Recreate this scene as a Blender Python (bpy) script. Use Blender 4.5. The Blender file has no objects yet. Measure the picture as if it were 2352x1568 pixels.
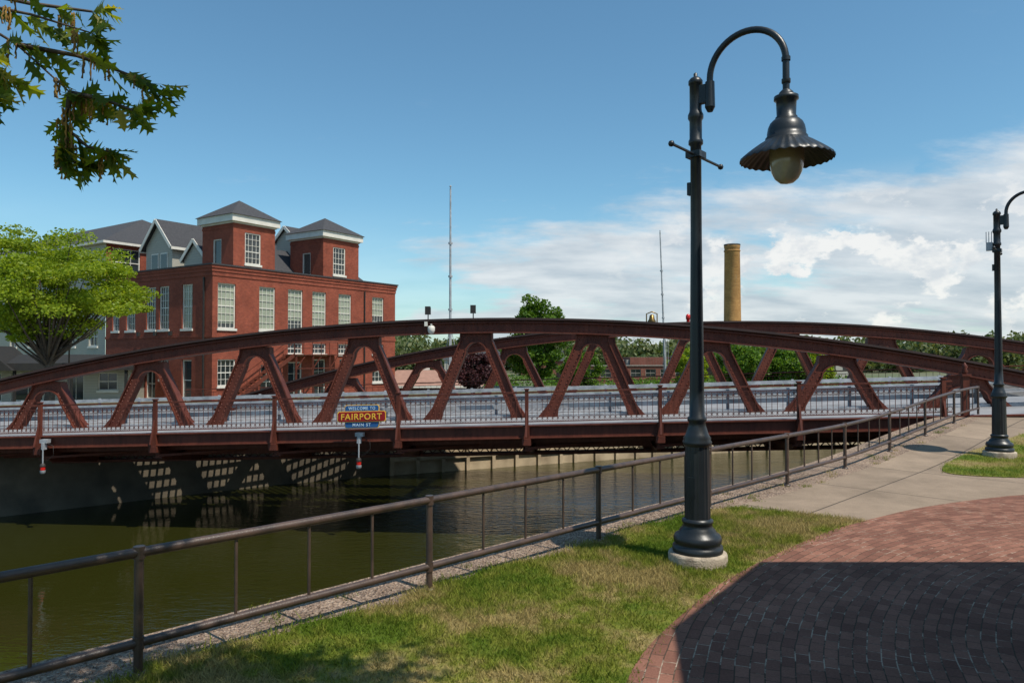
import bpy, bmesh, math, random
import numpy as np
from mathutils import Vector, Matrix
random.seed(7); rng=np.random.default_rng(7)
scene=bpy.context.scene
scene.view_settings.view_transform='Standard'; scene.view_settings.look='None'; scene.view_settings.exposure=0
V=Vector
# ------------------------------------------------------------ materials
def new_mat(name):
    m=bpy.data.materials.new(name); m.use_nodes=True
    nt=m.node_tree; b=nt.nodes['Principled BSDF']; return m,nt,b
def N(nt,t,**kw):
    n=nt.nodes.new(t)
    for k,v in kw.items(): setattr(n,k,v)
    return n
def coord(nt): return N(nt,'ShaderNodeTexCoord').outputs['Object']
def noise(nt,vec,scale,detail=4,rough=.55):
    n=N(nt,'ShaderNodeTexNoise'); n.inputs['Scale'].default_value=scale; n.inputs['Detail'].default_value=detail
    n.inputs['Roughness'].default_value=rough; nt.links.new(vec,n.inputs['Vector']); return n.outputs['Fac']
def ramp(nt,fac,stops):
    r=N(nt,'ShaderNodeValToRGB'); e=r.color_ramp.elements
    while len(e)<len(stops): e.new(.5)
    for i,(p,c) in enumerate(stops):
        e[i].position=p; e[i].color=(c[0],c[1],c[2],1) if not isinstance(c,(int,float)) else (c,c,c,1)
    nt.links.new(fac,r.inputs['Fac']); return r.outputs['Color']
def mixc(nt,fac,a,b,mode='MIX'):
    m=N(nt,'ShaderNodeMix',data_type='RGBA',blend_type=mode)
    for sock,v in ((m.inputs[0],fac),(m.inputs[6],a),(m.inputs[7],b)):
        if isinstance(v,(int,float)): sock.default_value=v
        elif isinstance(v,tuple): sock.default_value=(*v,1)
        else: nt.links.new(v,sock)
    return m.outputs[2]
def bump(nt,b,h,strength=.4,dist=.02):
    n=N(nt,'ShaderNodeBump'); n.inputs['Strength'].default_value=strength; n.inputs['Distance'].default_value=dist
    nt.links.new(h,n.inputs['Height']); nt.links.new(n.outputs['Normal'],b.inputs['Normal'])
def pbr(name,c1,c2=None,scale=3,rough=.6,metal=0,bs=0,bscale=30,spec=.5,lo=.35,hi=.65):
    m,nt,b=new_mat(name); b.inputs['Roughness'].default_value=rough; b.inputs['Metallic'].default_value=metal
    b.inputs['Specular IOR Level'].default_value=spec
    if c2 is None: c2=tuple(x*.8 for x in c1)
    co=coord(nt)
    nt.links.new(ramp(nt,noise(nt,co,scale,6),[(lo,c1),(hi,c2)]),b.inputs['Base Color'])
    if bs: bump(nt,b,noise(nt,co,bscale,4),bs,.02)
    return m
def leafmat(name,stops,trans=.35,rough=.5):
    m,nt,b=new_mat(name); b.inputs['Roughness'].default_value=rough; b.inputs['Specular IOR Level'].default_value=.3
    g=N(nt,'ShaderNodeNewGeometry'); c=ramp(nt,g.outputs['Random Per Island'],stops)
    co=coord(nt); c=mixc(nt,.5,c,ramp(nt,noise(nt,co,.6,3),[(.35,.5),(.65,1.0)]),'MULTIPLY')
    nt.links.new(c,b.inputs['Base Color'])
    t=N(nt,'ShaderNodeBsdfTranslucent'); nt.links.new(mixc(nt,1.0,c,(1.5,1.4,.6),'MULTIPLY'),t.inputs['Color'])
    mx=N(nt,'ShaderNodeMixShader'); mx.inputs[0].default_value=trans
    nt.links.new(b.outputs[0],mx.inputs[1]); nt.links.new(t.outputs[0],mx.inputs[2])
    nt.links.new(mx.outputs[0],nt.nodes['Material Output'].inputs['Surface']); return m
d1=V((.544,.839,0)).normalized(); d2=V((-.839,.544,0)).normalized()
def brickmat(name,ca,cb,mortar,bw=.22,bh=.075):
    m,nt,b=new_mat(name); b.inputs['Roughness'].default_value=.85; b.inputs['Specular IOR Level'].default_value=.2
    co=coord(nt)
    dp=N(nt,'ShaderNodeVectorMath',operation='DOT_PRODUCT'); nt.links.new(co,dp.inputs[0]); dp.inputs[1].default_value=tuple(d1+d2)
    sp=N(nt,'ShaderNodeSeparateXYZ'); nt.links.new(co,sp.inputs[0])
    cb_=N(nt,'ShaderNodeCombineXYZ'); nt.links.new(dp.outputs['Value'],cb_.inputs[0]); nt.links.new(sp.outputs[2],cb_.inputs[1])
    br=N(nt,'ShaderNodeTexBrick'); nt.links.new(cb_.outputs[0],br.inputs['Vector'])
    br.inputs['Scale'].default_value=1; br.inputs['Brick Width'].default_value=bw; br.inputs['Row Height'].default_value=bh
    br.inputs['Mortar Size'].default_value=.006; br.inputs['Color1'].default_value=(*ca,1); br.inputs['Color2'].default_value=(*cb,1); br.inputs['Mortar'].default_value=(*mortar,1)
    c=mixc(nt,.7,br.outputs['Color'],ramp(nt,noise(nt,co,.7,8,.7),[(.3,.55),(.7,1.2)]),'MULTIPLY')
    c=mixc(nt,.35,c,ramp(nt,noise(nt,co,9,3,.7),[(.35,.6),(.65,1.25)]),'MULTIPLY')
    nt.links.new(c,b.inputs['Base Color']); return m
def sidingmat(name,c):
    m,nt,b=new_mat(name); b.inputs['Roughness'].default_value=.7
    co=coord(nt); sp=N(nt,'ShaderNodeSeparateXYZ'); nt.links.new(co,sp.inputs[0])
    mm=N(nt,'ShaderNodeMath',operation='FRACT'); ml=N(nt,'ShaderNodeMath',operation='MULTIPLY'); ml.inputs[1].default_value=5
    nt.links.new(sp.outputs[2],ml.inputs[0]); nt.links.new(ml.outputs[0],mm.inputs[0])
    k=ramp(nt,mm.outputs[0],[(0,.55),(.12,.95),(1,1.0)])
    nt.links.new(mixc(nt,1.0,k,c,'MULTIPLY'),b.inputs['Base Color']); bump(nt,b,mm.outputs[0],.5,.03); return m
def rustpaint():
    m,nt,b=new_mat('bridge_red_paint'); b.inputs['Roughness'].default_value=.55; b.inputs['Specular IOR Level'].default_value=.28; co=coord(nt)
    c=ramp(nt,noise(nt,co,1.3,7,.65),[(.35,(.140,.038,.022)),(.65,(.092,.024,.015))])
    mp=N(nt,'ShaderNodeMapping'); mp.inputs['Scale'].default_value=(6,6,.9); nt.links.new(co,mp.inputs[0])
    c=mixc(nt,.55,c,ramp(nt,noise(nt,mp.outputs[0],1.5,6,.7),[(.35,(.45,.42,.40)),(.6,(1.1,1.08,1.05))]),'MULTIPLY')
    nt.links.new(c,b.inputs['Base Color']); bump(nt,b,noise(nt,co,50,4),.1,.02); return m

M={}
M['red']=rustpaint()
M['redtop']=pbr('bridge_top_plate',(.025,.014,.012),(.04,.017,.013),2,.6)
M['rivet']=pbr('rivet_paint',(.24,.075,.05),(.18,.05,.035),5,.4)
M['deckgrey']=pbr('bridge_deck_grey',(.28,.28,.29),(.18,.185,.195),1.2,.8,0,.2,40)
M['galv']=pbr('galvanised_steel',(.44,.45,.47),(.26,.275,.29),3,.5,.2)
M['dark']=pbr('dark_steel',(.02,.018,.017),(.03,.024,.02),3,.6)
M['rail']=pbr('brown_rail_paint',(.085,.052,.038),(.045,.030,.024),6,.42,0,.15,80,spec=.6)
M['lamp']=pbr('lamp_black_paint',(.012,.015,.018),(.018,.022,.025),4,.38,0,.06,40,spec=.45)
M['foot']=pbr('footing_concrete',(.50,.42,.32),(.25,.20,.15),9,.9,0,.8,60)
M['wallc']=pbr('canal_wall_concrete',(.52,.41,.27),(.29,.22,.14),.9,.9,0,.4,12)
M['abut']=pbr('shade_darkened_abutment_concrete',(.15,.12,.082),(.075,.062,.044),.8,.9,0,.5,10)  # base colour darkened to paint in the shade under the bridge deck
M['roof']=pbr('asphalt_shingle',(.055,.055,.06),(.032,.032,.036),9,.9,0,.5,20)
M['roofd']=pbr('dark_canopy_roof',(.012,.012,.012),(.02,.018,.016),3,.8)
M['white']=pbr('white_trim',(.70,.67,.60),(.60,.575,.51),2,.5)
M['brick']=brickmat('red_brick',(.30,.068,.036),(.215,.046,.027),(.30,.14,.10))
M['brick2']=brickmat('aged_brick',(.24,.08,.055),(.18,.065,.045),(.2,.13,.1))
M['siding']=sidingmat('grey_siding',(.43,.41,.35))
M['glassd']=pbr('window_glass',(.03,.04,.045),(.015,.02,.022),.4,.06,0,spec=.8)
M['blind']=pbr('window_blind_glass',(.34,.37,.28),(.24,.27,.20),.6,.12,0,spec=.6)
M['asph']=pbr('asphalt',(.06,.06,.06),(.045,.045,.045),3,.9,0,.3,50)
M['bark']=pbr('bark',(.10,.075,.055),(.05,.038,.03),8,.9,0,.6,20)
M['tan']=pbr('tan_roof',(.34,.19,.14),(.27,.15,.11),2,.85)
M['redlens']=pbr('red_lens',(.6,.02,.015),(.5,.015,.01),2,.15)
# ------------------------------------------------------------ mesh builder
class MB:
    def __init__(s): s.v=[];s.f=[];s.m=[];s.sm=[]
    def add(s,vs,fs,mi=0,sm=False):
        o=len(s.v); s.v.extend([tuple(v) for v in vs])
        for f in fs: s.f.append(tuple(i+o for i in f)); s.m.append(mi); s.sm.append(sm)
    def hexa(s,c,mi=0):
        s.add(c,[(3,2,1,0),(4,5,6,7),(0,1,5,4),(1,2,6,5),(2,3,7,6),(3,0,4,7)],mi)
    def box(s,c,hx,hy,hz,ax=V((1,0,0)),ay=V((0,1,0)),az=V((0,0,1)),mi=0):
        c=V(c); a=ax*hx;b=ay*hy;d=az*hz
        s.hexa([c-a-b-d,c+a-b-d,c+a+b-d,c-a+b-d,c-a-b+d,c+a-b+d,c+a+b+d,c-a+b+d],mi)
    def beam(s,p,q,w,h,side=None,mi=0):
        p=V(p);q=V(q);t=(q-p); L=t.length
        if L<1e-6: return
        t.normalize()
        if side is None:
            side=t.cross(V((0,0,1)))
            if side.length<1e-3: side=V((1,0,0))
        side=V(side); side=(side-t*side.dot(t)).normalized(); up=side.cross(t)
        s.box((p+q)/2,L/2,w/2,h/2,t,side,up,mi)
    def tube(s,pts,r,n=8,mi=0,caps=True,closed=False):
        pts=[V(p) for p in pts]; m=len(pts); rs=r if isinstance(r,(list,tuple)) else [r]*m
        vs=[]; ref=None
        for i,p in enumerate(pts):
            if closed: t=pts[(i+1)%m]-pts[i-1]
            else: t=pts[min(i+1,m-1)]-pts[max(i-1,0)]
            t.normalize()
            if ref is None:
                ref=t.cross(V((0,0,1)))
                if ref.length<.05: ref=t.cross(V((0,1,0)))
            ref=(ref-t*ref.dot(t)).normalized(); b=t.cross(ref)
            for k in range(n):
                a=2*math.pi*k/n; vs.append(p+(ref*math.cos(a)+b*math.sin(a))*rs[i])
        fs=[]
        for i in range(m if closed else m-1):
            j=(i+1)%m
            for k in range(n): fs.append((i*n+k,i*n+(k+1)%n,j*n+(k+1)%n,j*n+k))
        s.add(vs,fs,mi,True)
        if caps and not closed:
            s.add(vs[:n],[tuple(reversed(range(n)))],mi); s.add(vs[-n:],[tuple(range(n))],mi)
    def lathe(s,prof,c=(0,0,0),n=32,mi=0,flute=None,sm=True):
        c=V(c); vs=[]
        for j,(r,z) in enumerate(prof):
            for k in range(n):
                a=2*math.pi*k/n; rr=r; zz=z
                if flute: rr,zz=flute(j,r,z,a)
                vs.append(c+V((rr*math.cos(a),rr*math.sin(a),zz)))
        fs=[]
        for i in range(len(prof)-1):
            for k in range(n): fs.append((i*n+k,i*n+(k+1)%n,(i+1)*n+(k+1)%n,(i+1)*n+k))
        s.add(vs,fs,mi,sm)
    def prism(s,poly,vec,mi=0):
        n=len(poly); a=[V(p) for p in poly]; b=[p+V(vec) for p in a]
        s.add(a+b,[tuple(range(n)),tuple(reversed(range(n,2*n)))]+[(i,i+n,(i+1)%n+n,(i+1)%n) for i in range(n)],mi)
    def obj(s,name,mats,parent=None,loc=(0,0,0)):
        me=bpy.data.meshes.new(name); me.from_pydata(s.v,[],s.f)
        for m in mats: me.materials.append(m)
        me.polygons.foreach_set('material_index',s.m); me.polygons.foreach_set('use_smooth',s.sm)
        bm=bmesh.new(); bm.from_mesh(me); bmesh.ops.recalc_face_normals(bm,faces=bm.faces); bm.to_mesh(me); bm.free()
        me.update(); o=bpy.data.objects.new(name,me); scene.collection.objects.link(o); o.location=loc
        if parent: o.parent=parent
        return o
def empty(name,loc=(0,0,0)):
    e=bpy.data.objects.new(name,None); scene.collection.objects.link(e); e.location=loc; e.empty_display_size=.2; return e
def fast(name,verts,k,mats,parent=None,midx=None):
    n=len(verts)//k; me=bpy.data.meshes.new(name)
    me.vertices.add(len(verts)); me.vertices.foreach_set('co',np.asarray(verts,dtype=np.float32).ravel())
    me.loops.add(n*k); me.loops.foreach_set('vertex_index',np.arange(n*k,dtype=np.int32))
    me.polygons.add(n); me.polygons.foreach_set('loop_start',np.arange(0,n*k,k,dtype=np.int32))
    for m in mats: me.materials.append(m)
    if midx is not None: me.polygons.foreach_set('material_index',midx.astype(np.int32))
    me.update(calc_edges=True); me.validate()
    o=bpy.data.objects.new(name,me); scene.collection.objects.link(o)
    if parent: o.parent=parent
    return o
# ------------------------------------------------------------ terrain
WZ=-3.7
def sst(a,b,x):
    t=min(1,max(0,(x-a)/(b-a))); return t*t*(3-2*t)
def h1(x,y): return .43*sst(14.0,22.0,y)
def h2(x,y): return -1.1-1.6*sst(75,118,y)
def gridmesh(name,edge,dirv,offs,hf,mat):
    b=MB(); n=len(offs); vs=[]
    for (x,y) in edge:
        for o in offs:
            X=x+dirv[0]*o; Y=y+dirv[1]*o; vs.append((X,Y,hf(X,Y)))
    fs=[(i*n+j,i*n+j+1,(i+1)*n+j+1,(i+1)*n+j) for i in range(len(edge)-1) for j in range(n-1)]
    b.add(vs,fs,0,True); return b.obj(name,[mat])
def grassmat(name,blade=False):
    m,nt,b=new_mat(name); b.inputs['Roughness'].default_value=.75; b.inputs['Specular IOR Level'].default_value=.15
    co=coord(nt)
    fac=N(nt,'ShaderNodeMath',operation='ADD'); nt.links.new(noise(nt,co,.75,3,.55),fac.inputs[0])
    f2=N(nt,'ShaderNodeMath',operation='MULTIPLY'); nt.links.new(noise(nt,co,5,4,.65),f2.inputs[0]); f2.inputs[1].default_value=.45; nt.links.new(f2.outputs[0],fac.inputs[1])
    big=ramp(nt,fac.outputs[0],[(.59,(.115,.175,.016)),(.70,(.215,.235,.034)),(.81,(.37,.29,.115))])
    if blade:
        g=N(nt,'ShaderNodeNewGeometry'); v=ramp(nt,g.outputs['Random Per Island'],[(0,.55),(1,1.4)])
        c=mixc(nt,1.0,big,v,'MULTIPLY')
        t=N(nt,'ShaderNodeBsdfTranslucent'); nt.links.new(c,t.inputs['Color'])
        mx=N(nt,'ShaderNodeMixShader'); mx.inputs[0].default_value=.4
        nt.links.new(b.outputs[0],mx.inputs[1]); nt.links.new(t.outputs[0],mx.inputs[2]); nt.links.new(mx.outputs[0],nt.nodes['Material Output'].inputs['Surface'])
    else:
        c=mixc(nt,.8,big,ramp(nt,noise(nt,co,40,4,.7),[(.3,.35),(.7,.95)]),'MULTIPLY'); bump(nt,b,noise(nt,co,60,4),.8,.03)
    nt.links.new(c,b.inputs['Base Color']); return m
M['grass']=grassmat('grass_soil'); M['blade']=grassmat('grass_blade',True)
M['farland']=pbr('far_land',(.07,.10,.03),(.14,.13,.08),.05,.9)
def gravelmat():
    m,nt,b=new_mat('gravel'); b.inputs['Roughness'].default_value=.95; co=coord(nt)
    v=N(nt,'ShaderNodeTexVoronoi'); v.inputs['Scale'].default_value=45; nt.links.new(co,v.inputs['Vector'])
    sp=N(nt,'ShaderNodeSeparateColor'); nt.links.new(v.outputs['Color'],sp.inputs[0])
    c=ramp(nt,sp.outputs[0],[(0,(.16,.11,.08)),(.5,(.30,.205,.145)),(1,(.45,.34,.25))])
    c=mixc(nt,.7,c,ramp(nt,noise(nt,co,1.3,5),[(.35,.6),(.65,1.1)]),'MULTIPLY')
    nt.links.new(c,b.inputs['Base Color']); bump(nt,b,v.outputs['Distance'],.9,.03); return m
M['gravel']=gravelmat()
def concwalk():
    m,nt,b=new_mat('concrete_walk'); b.inputs['Roughness'].default_value=.9; b.inputs['Specular IOR Level'].default_value=.2; co=coord(nt)
    mp=N(nt,'ShaderNodeMapping'); mp.inputs['Rotation'].default_value=(0,0,math.radians(-45)); nt.links.new(co,mp.inputs[0])
    br=N(nt,'ShaderNodeTexBrick'); br.offset=0; nt.links.new(mp.outputs[0],br.inputs['Vector']); br.inputs['Scale'].default_value=1
    br.inputs['Brick Width'].default_value=2.6; br.inputs['Row Height'].default_value=2.2; br.inputs['Mortar Size'].default_value=.014
    br.inputs['Color1'].default_value=(.33,.25,.18,1); br.inputs['Color2'].default_value=(.25,.19,.138,1); br.inputs['Mortar'].default_value=(.09,.07,.055,1)
    c=mixc(nt,.9,br.outputs['Color'],ramp(nt,noise(nt,co,.7,8,.75),[(.3,.6),(.7,1.15)]),'MULTIPLY')
    c=mixc(nt,.6,c,ramp(nt,noise(nt,co,90,3,.7),[(.35,.6),(.65,1.15)]),'MULTIPLY')
    nt.links.new(c,b.inputs['Base Color']); bump(nt,b,noise(nt,co,80,3),.3,.01); return m
M['walk']=concwalk()
CX,CY=9.1,2.7
def pavermat():
    m,nt,b=new_mat('brick_pavers'); b.inputs['Roughness'].default_value=.92; b.inputs['Specular IOR Level'].default_value=.1; co=coord(nt)
    sb=N(nt,'ShaderNodeVectorMath',operation='SUBTRACT'); nt.links.new(co,sb.inputs[0]); sb.inputs[1].default_value=(CX,CY,0)
    sp=N(nt,'ShaderNodeSeparateXYZ'); nt.links.new(sb.outputs[0],sp.inputs[0])
    at=N(nt,'ShaderNodeMath',operation='ARCTAN2'); nt.links.new(sp.outputs[1],at.inputs[0]); nt.links.new(sp.outputs[0],at.inputs[1])
    ml=N(nt,'ShaderNodeMath',operation='MULTIPLY'); nt.links.new(at.outputs[0],ml.inputs[0]); ml.inputs[1].default_value=8.2
    ln=N(nt,'ShaderNodeVectorMath',operation='LENGTH'); nt.links.new(sb.outputs[0],ln.inputs[0])
    cb=N(nt,'ShaderNodeCombineXYZ'); nt.links.new(ml.outputs[0],cb.inputs[0]); nt.links.new(ln.outputs['Value'],cb.inputs[1])
    nv=N(nt,'ShaderNodeTexNoise'); nv.inputs['Scale'].default_value=1.2; nv.inputs['Detail'].default_value=2; nt.links.new(co,nv.inputs['Vector'])
    sc_=N(nt,'ShaderNodeVectorMath',operation='SCALE'); nt.links.new(nv.outputs['Color'],sc_.inputs[0]); sc_.inputs['Scale'].default_value=.06
    ad=N(nt,'ShaderNodeVectorMath',operation='ADD'); nt.links.new(cb.outputs[0],ad.inputs[0]); nt.links.new(sc_.outputs[0],ad.inputs[1])
    br=N(nt,'ShaderNodeTexBrick'); nt.links.new(ad.outputs[0],br.inputs['Vector']); br.inputs['Scale'].default_value=1
    br.inputs['Brick Width'].default_value=.205; br.inputs['Row Height'].default_value=.102; br.inputs['Mortar Size'].default_value=.005; br.inputs['Bias'].default_value=-.1
    br.inputs['Color1'].default_value=(.28,.135,.095,1); br.inputs['Color2'].default_value=(.17,.078,.057,1); br.inputs['Mortar'].default_value=(.09,.062,.045,1)
    mj=ramp(nt,noise(nt,co,2.3,5,.75),[(.50,(.0,.0,.0)),(.60,(1,1,1))])
    f=N(nt,'ShaderNodeMath',operation='MULTIPLY'); nt.links.new(br.outputs['Fac'],f.inputs[0]); nt.links.new(mj,f.inputs[1])
    c=mixc(nt,f.outputs[0],br.outputs['Color'],(.46,.36,.27))
    c=mixc(nt,.8,c,ramp(nt,noise(nt,co,1.1,7,.65),[(.3,.66),(.7,1.2)]),'MULTIPLY')
    c=mixc(nt,.5,c,ramp(nt,noise(nt,co,55,3,.7),[(.35,.6),(.65,1.2)]),'MULTIPLY')
    nt.links.new(c,b.inputs['Base Color']); iv=N(nt,'ShaderNodeMath',operation='SUBTRACT'); iv.inputs[0].default_value=1; nt.links.new(br.outputs['Fac'],iv.inputs[1])
    bump(nt,b,iv.outputs[0],.7,.008); return m
M['paver']=pavermat()
EC=-9.0
edge1=[(y+EC,y) for y in np.arange(-60,-5,5)]+[(y+EC,y) for y in np.arange(-5,36,.5)]+[(27.5,36.5),(34,41),(44,46),(80,60),(200,110),(900,380)]
gridmesh('ground',edge1,(.7071,-.7071),[0,.3,.6,1,1.5,2,3,4,5,6,8,10,13,16,20,30,60,150,500,2000],h1,M['grass'])
edgeA=[(-700,-654),(-90,-44)]+[(-50+i*31.0/12,-4.1+i*31.0/12) for i in range(12)]+[(-19.0,26.9),(-14.8,30.4),(-10.7,33.6),(-6.0,36.2)]
edgeB=[(-6.0,36.2),(-1,38.5),(3.5,40.6),(8.3,42.7),(16,45.5),(24,48.5),(40,56),(80,74),(200,127),(900,422)]
gridmesh('far_bank_ground',edgeA+edgeB[1:],(-.5,.866),[0,.4,1,2,4,7,11,16,22,30,40,52,66,80,100,130,200,500,2500],h2,M['farland'])
def wall(name,edge,hf,mat,rib=None,cap=True):
    b=MB()
    for i in range(len(edge)-1):
        (x0,y0),(x1,y1)=edge[i],edge[i+1]
        b.add([(x0,y0,-5),(x1,y1,-5),(x1,y1,hf(x1,y1)),(x0,y0,hf(x0,y0))],[(0,1,2,3)])
        L=math.hypot(x1-x0,y1-y0)
        if L>100 or not cap: continue
        t=V((x1-x0,y1-y0,0)).normalized(); nn=V((t.y,-t.x,0))
        z=hf(x0,y0)
        b.beam(V((x0,y0,z-.12))+nn*.05,V((x1,y1,hf(x1,y1)-.12))+nn*.05,.3,.26,side=nn)
        if rib:
            k=0
            while k<L-.4:
                p=V((x0,y0,0))+t*k+nn*.06; b.box(p+V((0,0,-3.1+(z)/2)),.09,.07,1.9+z/2,t,nn); k+=abs(rib)
            b.beam(V((x0,y0,WZ+.75))+nn*.05,V((x1,y1,WZ+.75))+nn*.05,.16,.16,side=nn)
    return b.obj(name,[mat])
wall('canal_wall',edge1[8:-2],h1,M['wallc'],None,False)
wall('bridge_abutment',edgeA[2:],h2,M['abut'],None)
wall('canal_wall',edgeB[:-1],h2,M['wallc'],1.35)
def inpoly(px,py,poly):
    ins=np.zeros(len(px),bool); n=len(poly); j=n-1
    for i in range(n):
        xi,yi=poly[i];xj,yj=poly[j]
        c=((yi>py)!=(yj>py))&(px<(xj-xi)*(py-yi)/(yj-yi+1e-12)+xi); ins^=c; j=i
    return ins
def sheet(name,poly,dz,mat,hf=h1,cuts=None):
    bm=bmesh.new(); vs=[bm.verts.new((x,y,0)) for x,y in poly]; bm.faces.new(vs); 
    bmesh.ops.triangulate(bm,faces=bm.faces[:])
    for y in (cuts if cuts is not None else np.arange(14,22.5,.5)):
        bmesh.ops.bisect_plane(bm,geom=bm.verts[:]+bm.edges[:]+bm.faces[:],plane_co=(0,float(y),0),plane_no=(0,1,0))
    for v in bm.verts: v.co.z=hf(v.co.x,v.co.y)+dz
    bmesh.ops.recalc_face_normals(bm,faces=bm.faces)
    for f in bm.faces:
        if f.normal.z<0: f.normal_flip()
    me=bpy.data.meshes.new(name); bm.to_mesh(me); bm.free(); me.materials.append(mat)
    o=bpy.data.objects.new(name,me); scene.collection.objects.link(o); return o
def smooth(pts,it=2):
    for _ in range(it):
        q=[pts[0]]
        for a,b in zip(pts[:-1],pts[1:]):
            q.append((a[0]*.75+b[0]*.25,a[1]*.75+b[1]*.25)); q.append((a[0]*.25+b[0]*.75,a[1]*.25+b[1]*.75))
        q.append(pts[-1]); pts=q
    return pts
arc=smooth([(.35,3.6),(.775,5.08),(1.03,5.67),(1.36,6.22),(2.01,7.22),(2.88,8.22),(4.15,9.50),(4.85,10.02)])
arc2=smooth([(4.85,10.02),(6.06,10.88),(7.46,11.55),(8.43,11.92),(12,12.75),(24,13.2)])
wob=[(EC+1.05+.10*math.sin(y*3.1)+.08*math.sin(y*7.7)+.05*math.sin(y*17)+y,y) for y in np.arange(-8,10.9,.12)]
grassP=wob+[(3.43,10.95)]+list(reversed(arc))+[(.3,1),(.5,-10),(-17,-10)]
sheet('gravel_path',[(y+EC,y) for y in (-30,10,14)]+[(y+EC,y) for y in np.arange(15,23.5,.5)]+[(y+EC+1.7,y) for y in np.arange(23,14.5,-.5)]+[(14+EC+1.6,14),(10.6+EC+1.6,10.6),(10+EC+2.2,10),(-30+EC+2.2,-30)],.006,M['gravel'])
sheet('grass_lawn',grassP,.014,M['grass'])
sheet('brick_path',arc+arc2[1:]+[(30,13.2),(30,-12),(.5,-12),(.3,1)],.018,M['paver'])
sheet('concrete_path',[(3.3,10.95),(4.85,10.03)]+arc2[1:]+[(40,13.4),(40,24),(13.8,23.0)]+[(y+EC+1.5,y) for y in (21,18,15,12)],.010,M['walk'])
patch=smooth([(9.0,15.1),(8.35,14.2),(8.5,13.75),(9.56,13.45),(14,13.25)],2)+[(26,13.6),(26,20.5),(14.1,19.4),(10.3,16.4)]
sheet('grass_patch',patch,.022,M['grass'])
def blades(name,poly,x0,x1,y0,y1,dens,hh,jit=.06):
    n=int((x1-x0)*(y1-y0)*dens); px=rng.uniform(x0,x1,n); py=rng.uniform(y0,y1,n)
    k=inpoly(px+rng.normal(0,jit,n),py+rng.normal(0,jit,n),poly); px=px[k];py=py[k]; n=len(px)
    pt=np.sin(px*2.1+1)*np.cos(py*1.7)+np.sin(px*.9-py*1.3+2)
    k=rng.random(n)<(.74-.24*pt+.22*np.sin(px*9)*np.sin(py*8)); px=px[k];py=py[k];pt=pt[k]; n=len(px)
    H=hh*rng.uniform(.4,1.35,n)*(1-.18*pt); a=rng.uniform(0,2*np.pi,n); w=.003+.003*rng.random(n)
    z=np.array([h1(x,y) for x,y in zip(px,py)])+.014
    ln=rng.normal(0,.6,(n,2))*H[:,None]
    v=np.zeros((n,3,3)); v[:,0]=np.c_[px-w*np.cos(a),py-w*np.sin(a),z]; v[:,1]=np.c_[px+w*np.cos(a),py+w*np.sin(a),z]
    v[:,2]=np.c_[px+ln[:,0],py+ln[:,1],z+H]
    return fast(name,v.reshape(-1,3),3,[M['blade']])
blades('grass',grassP,-4.2,5.2,4.2,11,5800,.045)
blades('grass',patch,8,16,13,20,1500,.055,.05)
def tufts():
    L=[]; r2=np.random.default_rng(44)
    for i in range(70):
        y=r2.uniform(4.5,20); x=y+EC+r2.uniform(.15,1.6); n=30; px=x+r2.normal(0,.05,n); py=y+r2.normal(0,.05,n); H=r2.uniform(.02,.07,n); a=r2.uniform(0,6.28,n)
        z=h1(x,y)+.008; v=np.zeros((n,3,3)); v[:,0]=np.c_[px-.004*np.cos(a),py-.004*np.sin(a),np.full(n,z)]; v[:,1]=np.c_[px+.004*np.cos(a),py+.004*np.sin(a),np.full(n,z)]
        v[:,2]=np.c_[px+r2.normal(0,.02,n),py+r2.normal(0,.02,n),z+H]; L.append(v.reshape(-1,3))
    fast('grass_tufts',np.concatenate(L),3,[M['blade']])
tufts()
def pebbles():
    n=9000; y=rng.uniform(3,14,n); t=rng.random(n); x=y+EC+.03+t*1.2
    s=rng.uniform(.004,.014,n); base=np.array([(1,0,0),(0,1,0),(-1,0,0),(0,-1,0),(0,0,.8)])
    a=rng.uniform(0,6.28,n); c,sn=np.cos(a),np.sin(a); P=[]
    for b in base: P.append(np.c_[x+s*(b[0]*c-b[1]*sn*.7),y+s*(b[0]*sn+b[1]*c*.7),.008+s*b[2]])
    tris=[]
    for i in range(4): tris.append(np.stack([P[i],P[(i+1)%4],P[4]],1))
    v=np.stack(tris,1).reshape(-1,3); return fast('gravel_stones',v,3,[M['gravel']])
pebbles()
# ------------------------------------------------------------ water
m,nt,b=new_mat('canal_water'); b.inputs['Base Color'].default_value=(.022,.023,.004,1); b.inputs['Roughness'].default_value=.02; b.inputs['IOR'].default_value=1.42
co=coord(nt); mp=N(nt,'ShaderNodeMapping'); mp.inputs['Rotation'].default_value=(0,0,.35); mp.inputs['Scale'].default_value=(1,2.4,1); nt.links.new(co,mp.inputs[0])
n1=noise(nt,mp.outputs[0],2.0,3,.6); n2=noise(nt,mp.outputs[0],.14,2,.5)
sx=N(nt,'ShaderNodeSeparateXYZ'); nt.links.new(co,sx.inputs[0])
wr=N(nt,'ShaderNodeMapRange'); nt.links.new(sx.outputs[0],wr.inputs[0]); 
for i,q in enumerate((-11,-4,.10,1.0)): wr.inputs[i+1].default_value=q
a1=N(nt,'ShaderNodeMath',operation='MULTIPLY'); nt.links.new(ramp(nt,n2,[(.35,.4),(.6,1.0)]),a1.inputs[0]); nt.links.new(wr.outputs[0],a1.inputs[1])
mm=N(nt,'ShaderNodeMath',operation='MULTIPLY'); nt.links.new(n1,mm.inputs[0]); nt.links.new(a1.outputs[0],mm.inputs[1])
bump(nt,b,mm.outputs[0],.6,.12); M['water']=m
w=MB(); w.add([(-1500,-1500,WZ),(2500,-1500,WZ),(2500,2500,WZ),(-1500,2500,WZ)],[(0,1,2,3)]); w.obj('canal_water',[m])
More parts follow.
